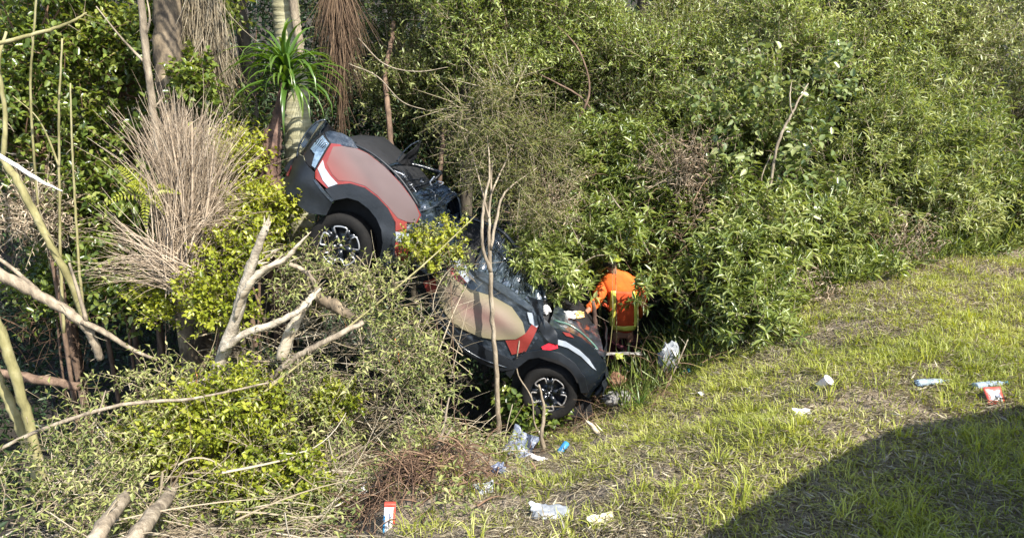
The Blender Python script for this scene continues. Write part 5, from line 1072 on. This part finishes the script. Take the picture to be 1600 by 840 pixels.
def cup():
    L = gnd(1286, 608); t = thing('carton_cup', 'pinkish-white paper cup lying tipped on the bare soil', 'cup', None, L + Vector((0, 0, .055))); t.rotation_euler = (R(35), R(25), R(20))
    g = G(); n = 18; V = []
    for z, r in ((-.05, .032), (-.05, .034), (.05, .045), (.052, .046), (.05, .042), (-.044, .030)):
        for j in range(n): a = j / n * 6.2832; V.append((r * math.cos(a) * 1.08, r * math.sin(a) * (.9 + .1 * math.sin(2 * a)), z))
    F = [[i * n + j, i * n + (j + 1) % n, (i + 1) * n + (j + 1) % n, (i + 1) * n + j] for i in range(5) for j in range(n)]; g.add(V, F); tube(g, [(0, 0, -.05), (0, 0, -.046)], .033, n); g.build('cup_wall', M['pinkpaper'], t, True)
    g = G(); n = 24; V = []
    for j in range(n):
        a = j / n * 6.2832
        for q in range(4): b = q * 1.5708; rr = .045 + .003 * math.cos(b); V.append((rr * math.cos(a) * 1.08, rr * math.sin(a) * .95, .052 + .003 * math.sin(b)))
    g.add(V, [[j * 4 + q, ((j + 1) % n) * 4 + q, ((j + 1) % n) * 4 + (q + 1) % 4, j * 4 + (q + 1) % 4] for j in range(n) for q in range(4)]); g.build('cup_rim', M['paper'], t, True)
cup()
scrap('white_card', 'small bright white folded card on the soil below the paper cup', 'card', gnd(1253, 650), .13, .085, M['paper'], R(-8), (R(28), 0), .006, 3, .03)
scrap('white_scrap', 'tiny white scrap in the grass edge right of the thicket', 'paper scrap', gnd(1098, 618), .07, .04, M['paper'], .3, (R(20), 0), .012, 4)
scrap('white_scrap', 'small crumpled white scrap far right under the thicket foot', 'paper scrap', gnd(1172, 612), .07, .05, M['paper'], .8, (R(20), 0), .012, 5)
scrap('crumpled_paper', 'crumpled grey-white plastic sheet on the trampled grass at the bottom centre', 'paper', gnd(858, 805), .22, .11, M['whitebag'], -.1, (R(20), 0), .028, 6, .03)
scrap('yellowish_paper', 'flat yellowish paper near the bottom edge right of the crumpled sheet', 'paper', gnd(945, 820), .15, .12, M['yellowpaper'], .4, (R(15), 0), .012, 7, .03)
scrap('white_rag', 'torn white plastic rag in the grass left of the crumpled sheet', 'rag', gnd(755, 768), .14, .10, M['whitebag'], .3, (R(25), 0), .03, 8, .03)
scrap('blue_scrap', 'dark blue-silver scrap below the grey plastic bag', 'scrap', gnd(778, 738), .13, .08, M['darkblue'], .7, (R(25), 0), .03, 9, .03)
scrap('muddy_board', 'reddish-brown muddy board lying left of the grey plastic bag', 'board', gnd(787, 705), .42, .24, M['brownboard'], -.2, (R(38), R(8)), .015, 10, .12)
scrap('grey_plastic_bag', 'shiny grey-blue plastic bag hanging over the muddy board', 'bag', gnd(814, 712), .30, .30, M['greybag'], -.3, (R(48), R(14)), .03, 11, .13)
scrap('white_wrapper', 'long twisted white wrapper right of the grey plastic bag', 'wrapper', gnd(842, 720), .16, .045, M['paper'], -.6, (R(25), 0), .02, 12, .03)
def can():
    L = gnd(880, 706); t = thing('drink_can', 'blue drink can lying on the brown soil below the front wheel', 'can', None, L + Vector((0, 0, .045))); t.rotation_euler = (R(20), R(-25), R(50))
    g = G(); tube(g, [(-.062, 0, 0), (-.05, 0, 0), (0, 0, 0), (.05, 0, 0), (.06, 0, 0)], [.026, .033, .030, .033, .027], 16, .5, .06, 2); g.build('can_body', M['blue'], t, True)
    g = G(); tube(g, [(-.07, 0, 0), (-.063, 0, 0)], .027, 16); g.build('can_lid', M['foil'], t, True)
can()
lump('white_red_wrapper', 'white sachet with a red lower tip left of the root mass', 'sachet', gnd(571, 785), (.032, .02, .085), M['paper'], .15, 3, dz=.07)
def tube_box():
    L = gnd(609, 822); t = thing('striped_carton', 'white upright carton with orange-red ends and a blue side at the bottom edge', 'carton', None, L + Vector((0, 0, .07))); t.rotation_euler = (R(-12), R(6), R(8))
    def bx(name, x0, x1, y0, y1, z0, z1, m):
        g = G(); V = [(x, y, z) for z in (z0, z1) for x, y in ((x0, y0), (x1, y0), (x1, y1), (x0, y1))]; g.add(V, [[3, 2, 1, 0], [4, 5, 6, 7], [0, 1, 5, 4], [1, 2, 6, 5], [2, 3, 7, 6], [3, 0, 4, 7]]); o = g.build(name, m, t); b = o.modifiers.new('b', 'BEVEL'); b.width = .004; b.segments = 2; return o
    bx('carton_body', -.036, .036, -.02, .02, -.10, .075, M['paper']); bx('carton_end', -.037, .037, -.021, .021, .076, .10, M['redprint']); bx('side_print', -.0375, -.024, -.0225, .0, -.10, .02, M['blue']); bx('side_print', .022, .0375, -.0225, .0, -.10, .074, M['redprint'])
    bx('printed_mark', -.004, .004, -.0222, -.0205, -.05, .035, M['darkblue'])
tube_box()
limb('dark_plank', 'weathered dark split plank rising to the right at the bottom edge', 'plank', M['plank'], [(590, 855, 4.8), (640, 820, 4.9), (690, 778, 5.05), (735, 735, 5.2)], [.028, .03, .026, .012], 5, .12, 91)
scrap('wood_flake', 'pale pointed bark flake beside the dark plank', 'bark flake', gnd(636 + 90, 748), .16, .05, M['bark'], 1.0, (R(40), 0), .01, 13, .05)
lump('white_bag', 'crumpled translucent white bag caught among the stems right of the rescuer', 'bag', at(1046, 558, 7.5), (.12, .07, .16), M['whitebag'], .3, 5)
lump('teal_wrapper', 'small teal wrapper right of the translucent white bag', 'wrapper', at(1075, 580, 7.45), (.06, .04, .05), M['teal'], .35, 6)
lump('silver_cloth', 'bright crumpled white-blue sheet beside the mirror of the wreck', 'sheet', at(852, 484, 7.55), (.06, .05, .055), M['paper'], .35, 7)
scrap('white_sheet', 'flat white paper held out between the wreck and the rescuer', 'paper', at(885, 492, 7.6), .24, .08, M['paper'], .1, (R(50), 0), .03, 14, 0)
scrap('orange_packet', 'small orange-yellow packet at the end of the white paper', 'packet', at(906, 491, 7.6), .09, .07, c_mat('orange_packet_film', [(.6, .28, .06), (.75, .5, .2)], .4), .1, (R(60), 0), .02, 15, 0)
lump('rusty_stone', 'rusty brown rounded lump under the nose of the wreck', 'stone', at(962, 596, 7.3), (.11, .08, .085), M['ochre'], .3, 8)
lump('grey_torn_liner', 'grey muddy torn plastic lump below the rusty one', 'car part', at(968, 622, 7.15), (.17, .1, .09), M['greystone'], .25, 9)
scrap('silver_trim', 'shiny torn trim strip on the ground behind the nose of the wreck', 'car part', at(975, 552, 7.9), .42, .03, M['greystone'], .05, (R(40), 0), .02, 16, 0)
scrap('lime_scrap', 'small lime green scrap on the torn trim behind the nose', 'scrap', at(968, 556, 7.8), .09, .07, M['lime'], .1, (R(50), 0), .02, 17, 0)
for i, (lab, pts) in enumerate([('orange ribbon hanging in the brush below the long blurred door', [(617, 528, 6.3), (622, 548, 6.25), (624, 565, 6.25), (630, 582, 6.3)]), ('short orange-red ribbon in the brush left of the first one', [(536, 498, 6.3), (540, 505, 6.28), (541, 513, 6.28)]), ('thin orange stalk-like ribbon left of the splintered trunk foot', [(306, 580, 5.9), (308, 590, 5.88), (305, 600, 5.88)])]):
    P0 = at(*pts[0]); g = G(); tube(g, catmull([np.array(at(*p) - P0) for p in pts], 5), .010, 4, .5, flat=.25); o = g.build('ribbon', M['ribbon']); o.location = P0; tag(o, lab, 'ribbon', 'orange ribbons in the brush')
for i, (px, py, s) in enumerate([(1035, 722, .16), (1000, 735, .12), (870, 745, .13), (1100, 668, .12), (975, 738, .10), (1040, 700, .13)]):
    pass

# ------------------------------------------------------------------ invented vehicle out of view, its outline shaped to cast the shadow on the grass
def shadow_caster():
    t = thing('shadow_vehicle', 'invented white vehicle out of view, added to shadow the grass', 'bus', None, (4.55, 2.62, .0)); t.rotation_euler = (0, 0, math.atan2(.25, 1))
    body = mat('caster_paint', [(.72, .72, .70), (.8, .8, .78)], 4, .4, .05)
    def prism(name, poly, z0, z1, m, bev=.03, parent=t):
        n = len(poly); me = bpy.data.meshes.new(name); me.from_pydata([(x, y, z0) for x, y in poly] + [(x, y, z1) for x, y in poly], [], [list(range(n))[::-1], list(range(n, 2 * n))] + [[i, (i + 1) % n, (i + 1) % n + n, i + n] for i in range(n)])
        me.materials.append(m); o = obj(name, me, parent); b = o.modifiers.new('b', 'BEVEL'); b.width = bev; b.segments = 4; return o
    P = [(0, 0), (-.35, -.10), (-1.3, -.45), (-2.4, -.95), (-2.95, -1.4), (-3.3, -1.8), (-3.3, -2.2), (5, -2.2), (5, 0)]
    prism('caster_body', P, .4, 3.0, body, .12); prism('glass_band', [(x * 1.003 - .003, y + (.012 if y > -1.5 else -.012)) for x, y in P], 1.5, 2.3, M['glass'], .01)
    for x in (-.6, 3.8):
        for y in (-2.02, -.22 - .2 * (x < 0)): g = G(); tube(g, [(x, y - .13, .42), (x, y + .13, .42)], .42, 24); g.build('wheel', M['rubber'], t, True)
shadow_caster()
